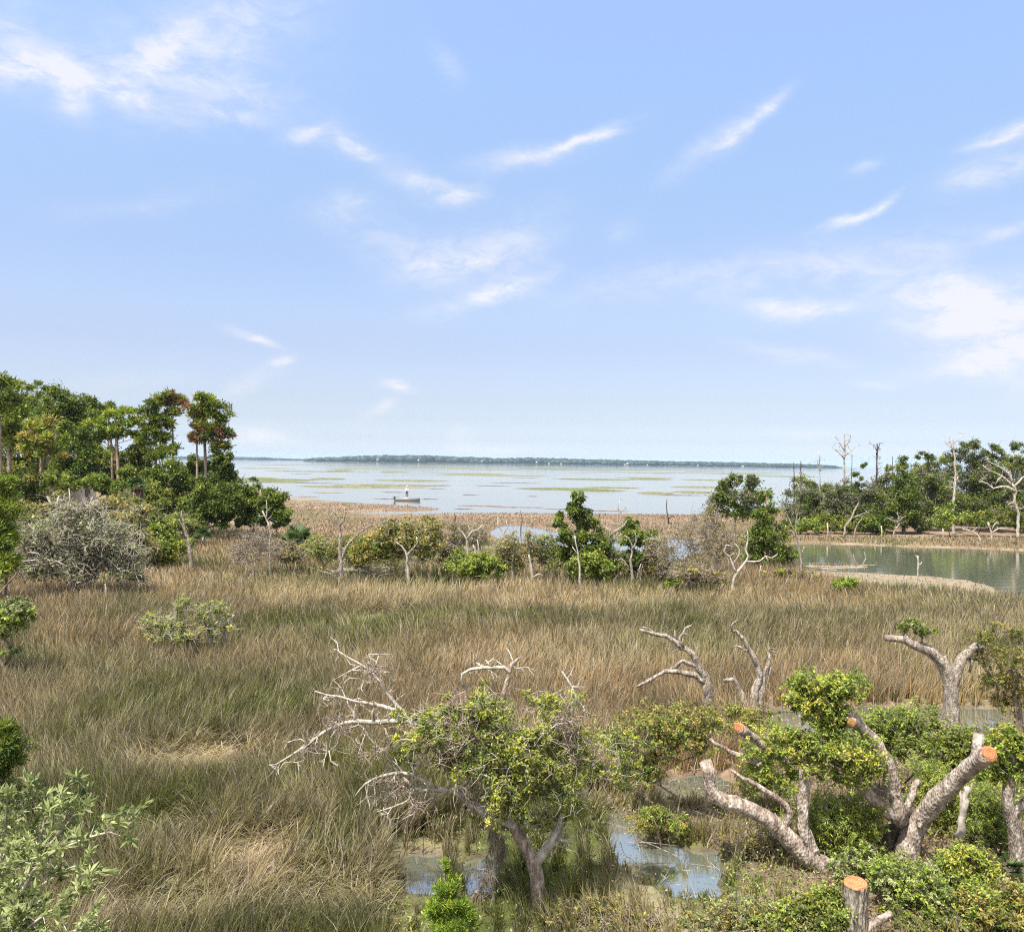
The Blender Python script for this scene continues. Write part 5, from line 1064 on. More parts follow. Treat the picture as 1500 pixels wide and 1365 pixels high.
dead_tree("snag", "small flat-topped pale snag on the pond bank under the dense cedar", (1308, 786), [([(1308, 786), (1312, 774), (1318, 766)], 1.6, .9), ([(1314, 768), (1306, 762), (1300, 758)], 1.0, .4), ([(1316, 766), (1322, 758), (1326, 756)], 1.0, .4), ([(1314, 768), (1316, 756), (1314, 750)], .9, .4)], 'pale', None, d=73, tw=9, twl=.5, twr=.014)
dead_tree("snag", "dead limb arching to the left on the pond bank", (1437, 795), [([(1437, 795), (1433, 784), (1424, 778), (1410, 775)], 1.8, .7), ([(1424, 778), (1430, 774)], .8, .4)], 'dead', None, d=70, tw=2, twl=.4, twr=.012)
dead_tree("snag", "white fork-topped snag with a long right arm on the pond bank", (1453, 795), [([(1453, 795), (1453, 780), (1450, 772), (1446, 765)], 1.9, .8), ([(1453, 780), (1462, 774), (1479, 773)], 1.2, .5), ([(1453, 776), (1457, 768), (1461, 764)], 1.0, .5), ([(1450, 772), (1448, 764)], .9, .4)], 'dead', None, d=70, tw=2, twl=.35, twr=.012)
for lab, x, y0, y1, d in [("short pale post on the pond bank below the dense cedar's left", 1291, 788, 770, 72), ("short pale post on the pond bank below the white trunk", 1381, 789, 774, 71.5), ("thin white stick rising from the bank by the conical cedar", 1212, 788, 766, 72)]:
    dead_tree("post", lab, (x, y0), [([(x, y0), (x + 1, (y0 + y1) / 2), (x, y1)], 1.2, .9)], 'dead', "short posts on the pond bank", cat="post", d=d)
dead_tree("post", "weathered post with a crooked top standing on the pond mudflat", (1345, 852), [([(1345, 852), (1345, 838), (1345, 826), (1344, 814)], 1.6, 1.2), ([(1345, 828), (1349, 826), (1350, 823)], .9, .5), ([(1345, 818), (1341, 813)], .7, .4)], 'greydead', None, cat="post", zref=.0, rtip=.01)
dead_tree("post", "short pale pointed stump at the foot of the grey thicket", (156, 880), [([(156, 880), (155, 866), (154, 855)], 2.8, .9)], 'pale', None, cat="post", zref=.3)
dead_tree("driftwood", "low bleached branch lying at the pond's left end", (1250, 834), [([(1176, 830), (1200, 830), (1240, 829), (1284, 827)], 1.3, .5), ([(1254, 830), (1252, 820), (1250, 812)], .9, .4), ([(1262, 829), (1268, 818), (1266, 808)], .8, .4), ([(1240, 829), (1246, 838)], .7, .3)], 'pale', None, cat='driftwood', zref=-.02, tw=2, twl=.3)
plant("small_bush", "small round green bush at the edge of the pond mudflat", "shrub", (1240, 866), [(1234, 855, 12, 10), (1248, 854, 10, 9)], 'fresh', None, n=30, per=80, leaf=(.11, .045), mode='needle', upb=.9)
# ------------------------------------------------------------------ shrub with two old stumps in the middle of the marsh
plant("marsh_shrub", "light green shrub mound by itself in the tan marsh, beside split stumps", "shrub", (262, 945), [(240, 912, 30, 14), (222, 908, 18, 9), (268, 914, 30, 14), (268, 888, 14, 18), (312, 888, 20, 14), (322, 902, 18, 14), (294, 900, 20, 14), (236, 926, 34, 11), (276, 930, 34, 12), (318, 924, 26, 14)], 'fresh', None, n=130, per=64, leaf=(.070, .032), tw=6, twl=.30, twr=.006, twmat='dead', pal2='yellow', share2=.4, zref=.5)
dead_tree("snag", "split grey stump with a pale flat face in the light green shrub", (309, 942), [([(309, 942), (307, 920), (303, 905), (301, 898)], 6.0, 2.6), ([(312, 930), (316, 915), (320, 908)], 2.2, 1.0)], 'greydead', "split stumps in the marsh shrub", zref=.5)
dead_tree("snag", "leaning grey stump right of the one with the pale flat face", (326, 942), [([(326, 942), (332, 920), (339, 905), (342, 900)], 3.6, 1.8)], 'greydead', "split stumps in the marsh shrub", zref=.5)

# ------------------------------------------------------------------ near dead trees at the right
dead_tree("dead_tree", "pale dead tree with long crooked arms reaching left over the grass", (1043, 1062), [([(1043, 1060), (1038, 1030), (1035, 1000), (1026, 982), (1018, 965), (1008, 952), (994, 945), (980, 934), (962, 930), (948, 925), (937, 922)], 9, 2.0), ([(1001, 949), (996, 935), (1002, 928), (1004, 920), (1013, 916)], 3.4, 1.2), ([(1033, 1000), (1020, 990), (1004, 985), (985, 984), (975, 983), (962, 990), (948, 998), (933, 1006)], 5, 1.8),
    ([(1022, 976), (1010, 972), (1000, 967), (990, 976), (980, 983)], 3.6, 2), ([(990, 940), (989, 930), (988, 922)], 2, .8), ([(1000, 950), (990, 952), (984, 956)], 2, .8), ([(962, 930), (950, 920), (940, 918)], 1.4, .6)], 'pale', None, zref=.25, tw=2, twl=.16, twr=.005, sides=10)
dead_tree("dead_tree", "pale dead tree split into two stems with broken antler tips", (1106, 1034), [([(1104, 1034), (1106, 1010), (1112, 990), (1107, 968), (1098, 952), (1092, 940), (1084, 930), (1074, 922), (1072, 917), (1078, 912), (1081, 908)], 7, 1.4), ([(1112, 1034), (1116, 1005), (1122, 982), (1127, 962), (1128, 953), (1137, 956)], 6, 1.6), ([(1118, 990), (1108, 980)], 3, 2), ([(1128, 955), (1126, 950), (1141, 951)], 1.6, .6), ([(1098, 952), (1090, 952), (1082, 947), (1074, 946)], 2.6, .9), ([(1118, 986), (1126, 986), (1130, 975)], 3, 1.4)], 'pale', None, zref=.25, tw=1, twl=.15, twr=.005, sides=10)
dead_tree("dead_tree", "short stooping dead stem left of the two-stemmed antler tree", (1092, 1034), [([(1092, 1034), (1084, 1012), (1078, 1000), (1074, 994), (1060, 997)], 6, 2.4), ([(1075, 996), (1075, 988)], 2, .8)], 'pale', None, zref=.25, sides=9)
plant("live_oak", "living oak with a cut limb stub pointing left and a small leafy tuft", "tree", (1394, 1066), [(1342, 916, 24, 11), (1352, 924, 24, 9), (1330, 912, 12, 8)], 'bush', None, trunk=[(1393, 1064), (1394, 1030), (1392, 1005), (1388, 988), (1380, 970), (1364, 955), (1350, 948), (1338, 944), (1326, 936)], tr=(13, 6), limbs=[([(1338, 944), (1320, 936), (1297, 934)], 6, 4.5), ([(1396, 1000), (1402, 980), (1408, 965), (1418, 955), (1430, 945), (1440, 950)], 9, 4.5), ([(1418, 955), (1424, 972), (1420, 985)], 3, 1.5), ([(1385, 985), (1380, 975), (1385, 960)], 3, 1)],
      n=26, per=130, leaf=(.055, .028), bark='pale', zref=.25, tw=3, twl=.2, twr=.004, sides=10, rtip=.006, pal2='pale', share2=.2)
plant("live_oak", "dusky green drooping oak crown cut by the frame beside the stub-limbed oak", "tree", (1490, 1070), [(1450, 938, 30, 16), (1478, 926, 32, 18), (1432, 962, 22, 16), (1476, 964, 40, 24), (1456, 995, 36, 20), (1490, 1000, 30, 26), (1480, 1030, 32, 18), (1530, 960, 30, 50)], 'olive', None, n=150, per=90, leaf=(.055, .024), bark='brown', zref=.2, tw=4, twl=.3, twr=.004, trunk=[(1492, 1068), (1490, 1030), (1480, 980)], tr=(7, 4), rtip=.006, pal2='dark', share2=.45, sides=7)

# ------------------------------------------------------------------ the large half-dead oak in the middle foreground
plant("half_dead_oak", "gnarled half-dead live oak with bleached left branches, largest tree in the marsh", "tree", (788, 1372),
      [(640, 1056, 46, 26, .3), (610, 1080, 30, 20, -.2), (700, 1046, 50, 30), (716, 1016, 30, 16), (726, 1080, 56, 40, .2), (800, 1030, 34, 22, .2), (824, 1048, 40, 34), (786, 1078, 50, 34, -.3), (842, 1088, 48, 36), (796, 1118, 64, 40, -.3), (760, 1150, 54, 34, -.2), (584, 1112, 34, 18, .2), (650, 1112, 50, 30), (866, 1130, 44, 32, .2), (846, 1190, 40, 22), (908, 1096, 44, 30, .4), (920, 1140, 34, 26, .4), (790, 1196, 40, 18), (690, 1072, 42, 32, -.45), (740, 1112, 52, 38, -.5), (662, 1040, 42, 22, -.2), (744, 1180, 40, 24, -.35), (612, 1056, 34, 22, -.1), (720, 1040, 40, 26, -.4), (820, 1160, 40, 30, -.3), (735, 1165, 42, 26, -.5), (696, 1126, 42, 24, -.4), (640, 1084, 40, 26, -.3)],
      'bush', None, trunk=[(790, 1368), (789, 1330), (788, 1300), (783, 1268), (770, 1240), (754, 1212), (742, 1180), (745, 1140), (752, 1105), (750, 1070), (738, 1045), (733, 1034), (740, 1008), (746, 985), (750, 972), (762, 963)], tr=(12.5, 2.2),
      limbs=[([(746, 984), (738, 977), (722, 978), (706, 978), (690, 980), (677, 987), (676, 995), (683, 1012)], 3.38, 1.56), ([(740, 978), (730, 970), (722, 965)], 1.69, 0.65), ([(722, 978), (714, 970), (711, 966)], 1.69, 0.65), ([(750, 974), (760, 983), (768, 983)], 1.95, 0.78), ([(746, 976), (752, 968), (749, 962)], 1.56, 0.65),
              ([(752, 1208), (738, 1200), (718, 1192), (700, 1184), (688, 1176), (676, 1164), (662, 1156), (640, 1156), (620, 1158), (604, 1152), (590, 1138)], 8.45, 2.08), ([(662, 1156), (640, 1165), (618, 1178), (606, 1192), (590, 1200)], 2.60, 0.78), ([(640, 1156), (616, 1140), (590, 1132), (560, 1136), (535, 1148), (520, 1166)], 3.38, 0.91), ([(604, 1152), (600, 1170), (580, 1180), (548, 1190)], 1.95, 0.65), ([(610, 1150), (606, 1130), (620, 1112)], 1.82, 0.65),
              ([(745, 1140), (722, 1118), (696, 1096), (660, 1078), (628, 1066), (600, 1056), (575, 1056), (548, 1058), (520, 1056), (496, 1062), (472, 1074), (452, 1090), (430, 1104), (404, 1120)], 6.50, 1.30), ([(590, 1056), (578, 1040), (560, 1034), (540, 1030), (516, 1026), (498, 1020), (480, 1018), (461, 1012)], 3.38, 0.91), ([(520, 1056), (518, 1042), (510, 1032), (508, 1022)], 2.60, 0.78), ([(548, 1058), (545, 1044), (552, 1030)], 2.86, 1.04),
              ([(496, 1062), (486, 1078), (482, 1100)], 1.56, 0.52), ([(516, 1058), (512, 1074), (520, 1090), (530, 1100)], 1.69, 0.52), ([(500, 1062), (494, 1090), (478, 1104)], 1.30, 0.52), ([(530, 1058), (540, 1080), (560, 1098)], 1.56, 0.52), ([(452, 1090), (440, 1082), (425, 1086)], 1.30, 0.52), ([(452, 1090), (446, 1104), (428, 1116)], 1.30, 0.52),
              ([(600, 1056), (584, 1036), (566, 1014), (556, 998), (545, 985), (530, 974), (512, 964), (496, 954)], 3.38, 1.04), ([(545, 985), (552, 970), (556, 956)], 1.69, 0.52), ([(540, 982), (544, 966), (540, 958)], 1.30, 0.52), ([(530, 974), (514, 982), (488, 996)], 1.30, 0.52), ([(566, 1014), (572, 1000), (568, 985)], 1.56, 0.52), ([(556, 998), (540, 1000), (526, 994)], 1.30, 0.52),
              ([(786, 1262), (804, 1238), (818, 1212), (826, 1186), (834, 1172), (846, 1162), (860, 1158)], 7.80, 2.60), ([(812, 1226), (836, 1232), (846, 1220)], 3.12, 1.30), ([(752, 1110), (776, 1124), (800, 1120), (826, 1108), (836, 1095), (842, 1070), (834, 1056), (838, 1040), (846, 1024), (838, 1006), (830, 994), (823, 983)], 5.46, 1.17), ([(838, 1006), (846, 1005), (848, 1000)], 1.56, 0.65), ([(836, 1075), (852, 1082), (868, 1092), (862, 1108)], 2.34, 0.78), ([(838, 1084), (834, 1105), (830, 1118)], 2.08, 0.78)],
      n=430, per=92, leaf=(.050, .021), bark='oaktrunk', rtip=.0045, rmax=.07, tw=4, twl=.24, twr=.0042, twmat='dead', limbmat='dead', spurs=.55, sides=9, d=11.35, seg=.10, pal2='yellow', share2=.5, cr=.46, shell=.3, expo=.42, nb=190,
      bare=[(590, 1150, 36, 18, .1), (560, 1148, 26, 14, .1), (612, 1172, 30, 18), (690, 1150, 30, 24, -.1), (500, 1060, 30, 16), (450, 1095, 22, 12), (548, 985, 26, 16), (480, 1024, 20, 10), (690, 1060, 60, 40, -.3), (650, 1100, 50, 30, -.2), (830, 1070, 30, 60, -.2), (540, 1100, 40, 16)])
plant("moss_hung_stem", "slender grey stem draped in pale hanging moss left of the half-dead oak's trunk", "dead tree", (724, 1345), [(722, 1230, 9, 40), (716, 1280, 9, 40), (736, 1240, 7, 40), (700, 1300, 8, 30)], 'bare', None, trunk=[(726, 1345), (722, 1300), (726, 1250), (718, 1205), (708, 1180)], tr=(5, 2), n=30, per=46, leaf=(.18, .006), bark='greydead', mode='needle', upb=-2.2, d=11.6, tw=2, twl=.2, twr=.003)

# ------------------------------------------------------------------ the cut oaks in the right foreground
def cut_disc(parent, origin, centre, normal, r, seed):
    rng = np.random.default_rng(seed); n = unit(np.asarray(normal, float)); u = unit(np.cross(n, [0.3, .2, 1.0])); w = np.cross(n, u)
    a = np.linspace(0, 2 * math.pi, 28, endpoint=False); rr = r * (1 + .05 * np.sin(a * 2 + seed) + .03 * rng.normal(size=28))
    c = np.asarray(centre) - origin
    rings = [(1.0, -.01), (1.0, .012), (.93, .02), (.5, .022)]
    V = np.vstack([np.stack([np.cos(a) * rr * f, np.sin(a) * rr * f, np.full(28, h)], 1) for f, h in rings] + [np.array([[0, 0, .022]])])
    i = np.arange(3)[:, None] * 28; j = np.arange(28)[None]; k = (j + 1) % 28; Q = np.stack([i + j, i + k, i + 28 + k, i + 28 + j], -1).reshape(-1, 4)
    T = np.stack([84 + np.arange(28), 84 + (np.arange(28) + 1) % 28, np.full(28, 112)], 1)
    o = link("cut_face", mesh_from("cut_face", V, [Q, T], MAT['cutface']), parent)
    o.matrix_local = Matrix(((u[0], w[0], n[0], c[0]), (u[1], w[1], n[1], c[1]), (u[2], w[2], n[2], c[2]), (0, 0, 0, 1)))
    return o
def cut_oak(label, base, limbs, d, bark='cut', name="cut_oak"):
    """limbs: (path px, r0, r1, part, cut?)"""
    _seed[0] += 1; rng = np.random.default_rng(_seed[0]); B = P(base[0], base[1], d); B = np.array([B[0], B[1], 0.]); s = d / F
    root = thing(name, B, label, "tree")
    for path, a, b, part, cut in limbs:
        pts = pxpath(path, d, .09)
        if part == 'trunk': pts = np.vstack([pts[0] + [0, 0, -.35], pts])
        pts[1:-1] += rng.normal(size=(len(pts) - 2, 3)) * .009
        rr = .90 * np.linspace(a * s, b * s, len(pts)) * (1 + .05 * np.sin(np.linspace(0, len(pts) * .6, len(pts)) + rng.uniform(0, 6)))
        tb = Tubes(); tb.add(pts, rr, 18, .035, rng); o = tb.build(part, MAT[bark if len(bark) > 1 else 'cut'], root, B)
        if cut: cut_disc(o, B, pts[-1] + unit(pts[-1] - pts[-2]) * .004, pts[-1] - pts[-2] + (np.array(cut) if not isinstance(cut, bool) else 0), rr[-1] * 1.0, _seed[0])
        for _ in range(int(len(pts) / 7)):        # knots and stubs of lost twigs
            k = rng.integers(1, len(pts) - 1); q = pts[k]; dr = unit(rng.normal(size=3) + [0, -.6, .3]); t2 = unit(pts[k + 1] - pts[k]); dr = unit(dr - t2 * dr.dot(t2))
            kb = Tubes(); kb.add([q + dr * rr[k] * .6, q + dr * rr[k] * 1.05, q + dr * rr[k] * rng.uniform(1.15, 1.5)], [rr[k] * .42, rr[k] * .3, rr[k] * .14], 8, .08, rng); kb.build("knot", MAT['cut'], o, B)
    return root
cut_oak("low sprawling oak limb with a blunt sawn left end and an upright stub", (1236, 1290), [
    ([(1240, 1292), (1214, 1272), (1190, 1260), (1172, 1246), (1154, 1226), (1136, 1208), (1112, 1192), (1086, 1180), (1060, 1172), (1044, 1164), (1038, 1150), (1038, 1132), (1033, 1115)], 17, 10, 'trunk', False),
    ([(1190, 1256), (1180, 1230), (1176, 1200), (1177, 1165), (1178, 1126)], 10, 8.6, 'limb', False),
    ([(1150, 1218), (1152, 1202), (1160, 1190), (1150, 1178), (1132, 1164), (1112, 1152), (1096, 1142), (1070, 1128)], 6, 2.5, 'limb', False),
    ([(1196, 1254), (1192, 1236), (1184, 1216)], 7, 4, 'limb', False)], 12.55)
pollard = cut_oak("pollarded oak forking low into sawn limbs with orange cut ends", (1326, 1290), [
    ([(1322, 1292), (1328, 1255), (1334, 1228), (1346, 1204, -.05), (1364, 1180, -.2), (1386, 1156, -.4), (1412, 1132, -.65), (1434, 1114, -.9), (1449, 1104, -1.1)], 19, 11.5, 'trunk', (0.0, -.03, -.02)),
    ([(1420, 1128, -.73), (1428, 1108, -.78), (1431, 1092, -.8), (1434, 1074, -.8)], 9, 8, 'limb', False),
    ([(1316, 1200, -.05), (1310, 1170), (1305, 1140), (1296, 1112), (1284, 1092), (1268, 1072), (1252, 1054), (1238, 1036)], 14, 8, 'limb', False),
    ([(1254, 1060, -.05), (1249, 1059, -.14), (1247, 1058, -.19)], 8.5, 7.5, 'limb', (0, -1, 0)),
    ([(1322, 1204), (1306, 1192), (1292, 1180), (1276, 1166), (1262, 1152), (1246, 1128), (1232, 1118), (1208, 1110), (1186, 1106), (1168, 1100)], 12, 4, 'limb', False),
    ([(1322, 1200), (1330, 1176), (1336, 1162), (1341, 1148), (1346, 1142)], 7, 4, 'limb', False),
    ([(1208, 1110, .1), (1178, 1120, .3), (1150, 1112, .4), (1128, 1098, .4), (1108, 1084, .4), (1092, 1072, .3), (1083, 1066, .2)], 6, 8.5, 'limb', (-.6, -.8, 0)),
    ([(1132, 1100, .4), (1112, 1120, .5), (1090, 1108, .5), (1062, 1096, .5), (1040, 1082, .5)], 5, 3, 'limb', False)], 12.9)
cut_oak("dark leaning oak trunk ending under the fork of the pollarded oak", (1286, 1262), [([(1284, 1264), (1292, 1244), (1302, 1226), (1313, 1208)], 13, 11.5, 'trunk', False)], 13.15, bark='dark')
CROWN = dict(bark='brown', leaf=(.060, .025), cr=.62, tw=2, twl=.16, twr=.003, rtip=.004, rmax=.03)
plant("x", "dense round leafy crown tuft sprouting at the top of the pollarded oak", "tree", (1236, 1060), [(1206, 1002, 56, 20), (1182, 1022, 40, 20), (1236, 1006, 42, 20), (1212, 1040, 34, 28), (1218, 1064, 28, 20), (1176, 1036, 26, 14)], 'fresh', None, d=12.95, n=130, per=110, trunk=[(1238, 1060), (1230, 1040), (1215, 1020)], tr=(4, 2), pal2='yellow', share2=.4, into=pollard, **CROWN)
plant("x", "loose yellow-green leafy sprays along the pollarded oak's left limbs", "tree", (1240, 1140), [(1168, 1086, 34, 16), (1150, 1104, 44, 16), (1200, 1100, 40, 18), (1256, 1108, 34, 24), (1274, 1124, 26, 20), (1240, 1134, 34, 18), (1116, 1128, 30, 14), (1180, 1126, 44, 16), (1130, 1080, 30, 14), (1220, 1088, 40, 18), (1100, 1100, 24, 14), (1150, 1140, 30, 12)], 'yellow', None, d=12.7, n=190, per=72, trunk=[(1246, 1148), (1240, 1128), (1220, 1112)], tr=(3, 2), pal2='fresh', share2=.6, into=pollard, **CROWN)

def stump():
    B = P(1252, 1378, 10.85); B = np.array([B[0], B[1], 0.0]); T = P(1250, 1299, 10.75); root = thing("tree_stump", B, "sawn stump with a bright orange top and ridged dark bark", "stump"); rng = np.random.default_rng(3)
    n = 26; sides = 44; h = T[2]; zz = np.linspace(-.2, h, n); a = np.arange(sides) * 2 * math.pi / sides; V = []
    ph = rng.uniform(0, 6, 8)
    for i, z in enumerate(zz):
        f = (z + .2) / (h + .2); r = .145 + .05 * max(0, .45 - f) ** 1.4 * 3
        ridges = .010 * np.sin(a * 17 + ph[0] + 1.5 * np.sin(z * 9)) + .006 * np.sin(a * 29 + ph[1] + z * 8) + .003 * rng.normal(size=sides)
        V.append(np.stack([np.cos(a) * (r + ridges), np.sin(a) * (r + ridges), np.full(sides, z)], 1))
    V = np.vstack(V); i = np.arange(n - 1)[:, None] * sides; j = np.arange(sides)[None]; k = (j + 1) % sides
    top = V[-sides:].mean(0); V = np.vstack([V, top])
    Tr = np.stack([(n - 1) * sides + np.arange(sides), (n - 1) * sides + (np.arange(sides) + 1) % sides, np.full(sides, n * sides)], 1)
    tr = link("trunk", mesh_from("trunk", V, [np.stack([i + j, i + k, i + sides + k, i + sides + j], -1).reshape(-1, 4), Tr], MAT['ridged'], smooth=False), root)
    cut_disc(root, np.zeros(3), (0, 0, h + .003), (0.02, -.10, 1), .148, 5)
    tb = Tubes(); q = smooth_path([(.10, -.03, .12), (.24, -.03, .20), (.36, -.02, .27), (.46, .0, .31)], .05); tb.add(q, np.linspace(.06, .042, len(q)), 12, .06, rng); tb.build("side_limb", MAT['cut'], root, (0, 0, 0))
    tb = Tubes(); q = smooth_path([(.08, -.08, -.1), (.2, -.12, .04), (.30, -.12, .02)], .05); tb.add(q, np.linspace(.08, .05, len(q)), 12, .06, rng); tb.build("root_flare", MAT['ridged'], root, (0, 0, 0))
stump()
dead_tree("snag", "bare grey stick standing right of the pollarded oak, its top split", (1396, 1262), [([(1396, 1262), (1402, 1236), (1408, 1210), (1412, 1180), (1416, 1152)], 6.5, 4.0), ([(1410, 1190), (1408, 1172), (1407, 1150)], 3, 1.2), ([(1413, 1180), (1420, 1160), (1424, 1146)], 3, 1.0)], 'greydead', None, d=12.9, sides=10)
dead_tree("snag", "thin grey sapling stem left of the dark leaning trunk", (1211, 1262), [([(1211, 1262), (1210, 1220), (1211, 1180)], 2.6, 2.0)], 'greydead', None, d=13.0)
plant("live_oak", "leafy oak with a rough brown trunk standing at the frame edge", "tree", (1494, 1290), [(1478, 1082, 34, 20), (1496, 1096, 34, 26), (1464, 1098, 22, 18), (1472, 1124, 34, 18), (1450, 1136, 22, 14), (1500, 1130, 26, 18), (1540, 1100, 30, 40)], 'fresh', None, d=12.6, n=110, per=95, trunk=[(1492, 1290), (1489, 1240), (1484, 1205), (1476, 1175), (1480, 1140), (1484, 1100)], tr=(13, 6), limbs=[([(1484, 1196), (1498, 1176), (1516, 1160)], 7, 4)], bark='pale', leaf=(.062, .030), tw=2, twl=.15, twr=.003, rtip=.004, sides=12, pal2='yellow', share2=.35)

# ------------------------------------------------------------------ bushes of the right corner
BU = dict(bark='brown', cr=.55, tw=2, twl=.16, twr=.003, rtip=.004, rmax=.02, stem=False, sides=5)
for name, lab, base, blobs, pal, p2, sh, d, n, per, leaf in [
    ("spreading_shrub", "wide spreading olive shrub between the half-dead oak and the sprawling limb", (990, 1180), [(936, 1066, 46, 22), (980, 1062, 44, 22), (1024, 1056, 44, 20), (1064, 1052, 44, 16), (1104, 1056, 34, 16), (948, 1100, 40, 20), (1006, 1086, 44, 16), (940, 1130, 30, 20)], 'olive', 'bush', .5, 14.2, 170, 80, (.054, .021)),
    ("leafy_shrub", "round green shrub in front of the far strip of water, behind the upright sawn limb", (1330, 1150), [(1316, 1056, 34, 20), (1346, 1066, 36, 24), (1320, 1086, 44, 22), (1290, 1060, 20, 16)], 'fresh', 'bush', .6, 15.0, 90, 80, (.056, .024)),
    ("leafy_shrub", "darker green shrub between the round green one and the sawn fork's stub", (1400, 1170), [(1396, 1086, 34, 18), (1424, 1080, 30, 20), (1380, 1110, 36, 24), (1410, 1120, 34, 20)], 'bush', 'oak', .35, 14.4, 90, 80, (.056, .024)),
    ("feathery_shrub", "soft bright green feathery shrub behind the upright stub", (1228, 1280), [(1226, 1190, 36, 24), (1206, 1214, 26, 22), (1246, 1220, 34, 26), (1222, 1244, 38, 20), (1266, 1196, 22, 26)], 'fresh', 'yellow', .35, 13.05, 150, 110, (.075, .013)),
    ("feathery_shrub", "bright green feathery shrub framed by the fork of the pollarded oak", (1360, 1250), [(1352, 1128, 28, 18), (1370, 1150, 30, 22), (1348, 1176, 24, 20), (1398, 1180, 30, 22), (1420, 1160, 26, 20), (1380, 1208, 34, 22)], 'fresh', 'yellow', .3, 13.9, 100, 95, (.075, .013)),
    ("feathery_shrub", "green feathery shrub between the split-topped stick and the frame-edge oak", (1445, 1260), [(1440, 1166, 28, 22), (1450, 1196, 32, 26), (1432, 1222, 28, 24), (1462, 1232, 24, 22)], 'fresh', 'bush', .5, 13.4, 84, 95, (.075, .014)),
    ("feathery_shrub", "feathery light green shrub in the mud between the two cut oaks' upper limbs", (1130, 1185), [(1120, 1128, 26, 16), (1100, 1146, 24, 14), (1146, 1148, 24, 14)], 'fresh', 'yellow', .4, 14.6, 60, 90, (.070, .014)),
    ("feathery_shrub", "feathery light green shrub behind the pollarded oak's round tuft", (1275, 1150), [(1270, 1066, 28, 18), (1284, 1092, 28, 20), (1258, 1098, 22, 16)], 'fresh', 'bush', .4, 15.2, 60, 90, (.070, .014)),
    ("leafy_shrub", "dark glossy bush left of the sawn stump at the bottom of the frame", (1160, 1385), [(1196, 1336, 34, 24), (1166, 1346, 40, 20), (1218, 1322, 26, 18), (1130, 1354, 30, 14), (1200, 1362, 50, 16)], 'oak', 'fresh', .4, 10.9, 110, 95, (.056, .024)),
    ("leafy_shrub", "pale green broad bush right behind the sawn stump", (1330, 1385), [(1306, 1284, 34, 16), (1334, 1290, 42, 20), (1370, 1296, 36, 18), (1318, 1308, 38, 16), (1362, 1322, 46, 20)], 'fresh', 'pale', .45, 11.5, 130, 95, (.054, .022)),
    ("leafy_shrub", "dark shaded bush under the pale green one, right of the stump", (1320, 1400), [(1336, 1340, 34, 14), (1376, 1350, 44, 16), (1400, 1340, 26, 14)], 'oak', 'bush', .4, 11.15, 70, 90, (.056, .024)),
    ("yellow_shrub", "yellow-green upright shrub in front of the split-topped stick", (1406, 1370), [(1398, 1270, 24, 20), (1420, 1256, 18, 18), (1392, 1296, 28, 20), (1420, 1300, 26, 24), (1386, 1266, 14, 12), (1440, 1276, 16, 16)], 'yellow', 'fresh', .35, 11.7, 90, 80, (.070, .020)),
    ("yellow_shrub", "loose olive-yellow shrub filling the bottom corner of the frame", (1450, 1390), [(1440, 1330, 40, 22), (1476, 1342, 34, 20), (1420, 1352, 34, 16), (1496, 1320, 24, 18), (1540, 1340, 30, 30)], 'olive', 'fresh', .5, 11.0, 100, 85, (.066, .024)),
    ("low_shrub", "low grey-green scrub between the pool and the dark glossy bush", (1090, 1380), [(1080, 1330, 34, 14), (1050, 1346, 34, 14), (1106, 1346, 30, 14), (1010, 1350, 30, 12)], 'pale', 'olive', .5, 11.0, 74, 50, (.060, .016)),
    ("low_shrub", "low green scrub at the sprawling limb's base, in front of the dark trunk", (1268, 1292), [(1262, 1258, 26, 12), (1290, 1266, 24, 12), (1240, 1272, 22, 10)], 'pale', 'fresh', .5, 12.2, 50, 60, (.060, .022)),
    ("low_shrub", "sparse brown-green scrub under the half-dead oak, right of its trunk", (850, 1372), [(830, 1340, 30, 14), (862, 1352, 34, 12), (900, 1340, 34, 14), (940, 1346, 34, 12), (880, 1326, 26, 10)], 'olive', 'bare', .4, 10.95, 74, 40, (.060, .014)),
    ("low_shrub", "dark green scrub patch on the near side of the small upper pool", (968, 1225), [(964, 1196, 26, 12), (946, 1206, 22, 12), (990, 1206, 20, 10)], 'bush', 'olive', .4, 13.5, 44, 60, (.060, .020)),
    ("leafy_shrub", "thin olive undergrowth bush below the sprawling limb", (1100, 1300), [(1080, 1244, 30, 20), (1116, 1250, 28, 18), (1094, 1270, 34, 16), (1136, 1274, 24, 14)], 'olive', 'bare', .45, 13.2, 66, 40, (.058, .020)),
]:
    plant(name, lab, "shrub", base, [(q[0], q[1], q[2] * 1.2, q[3] * 1.22) for q in blobs], pal, None, d=d, n=int(n * 1.35), per=per, leaf=leaf, pal2=p2, share2=sh, **BU)
palm("palmetto", "small blue-green spiky palmetto under the frame-edge oak", (1478, 1286), (1478, 1272), 26, d=12.2, skirt=False, nf=14, trunkpx=3, droop=.25)

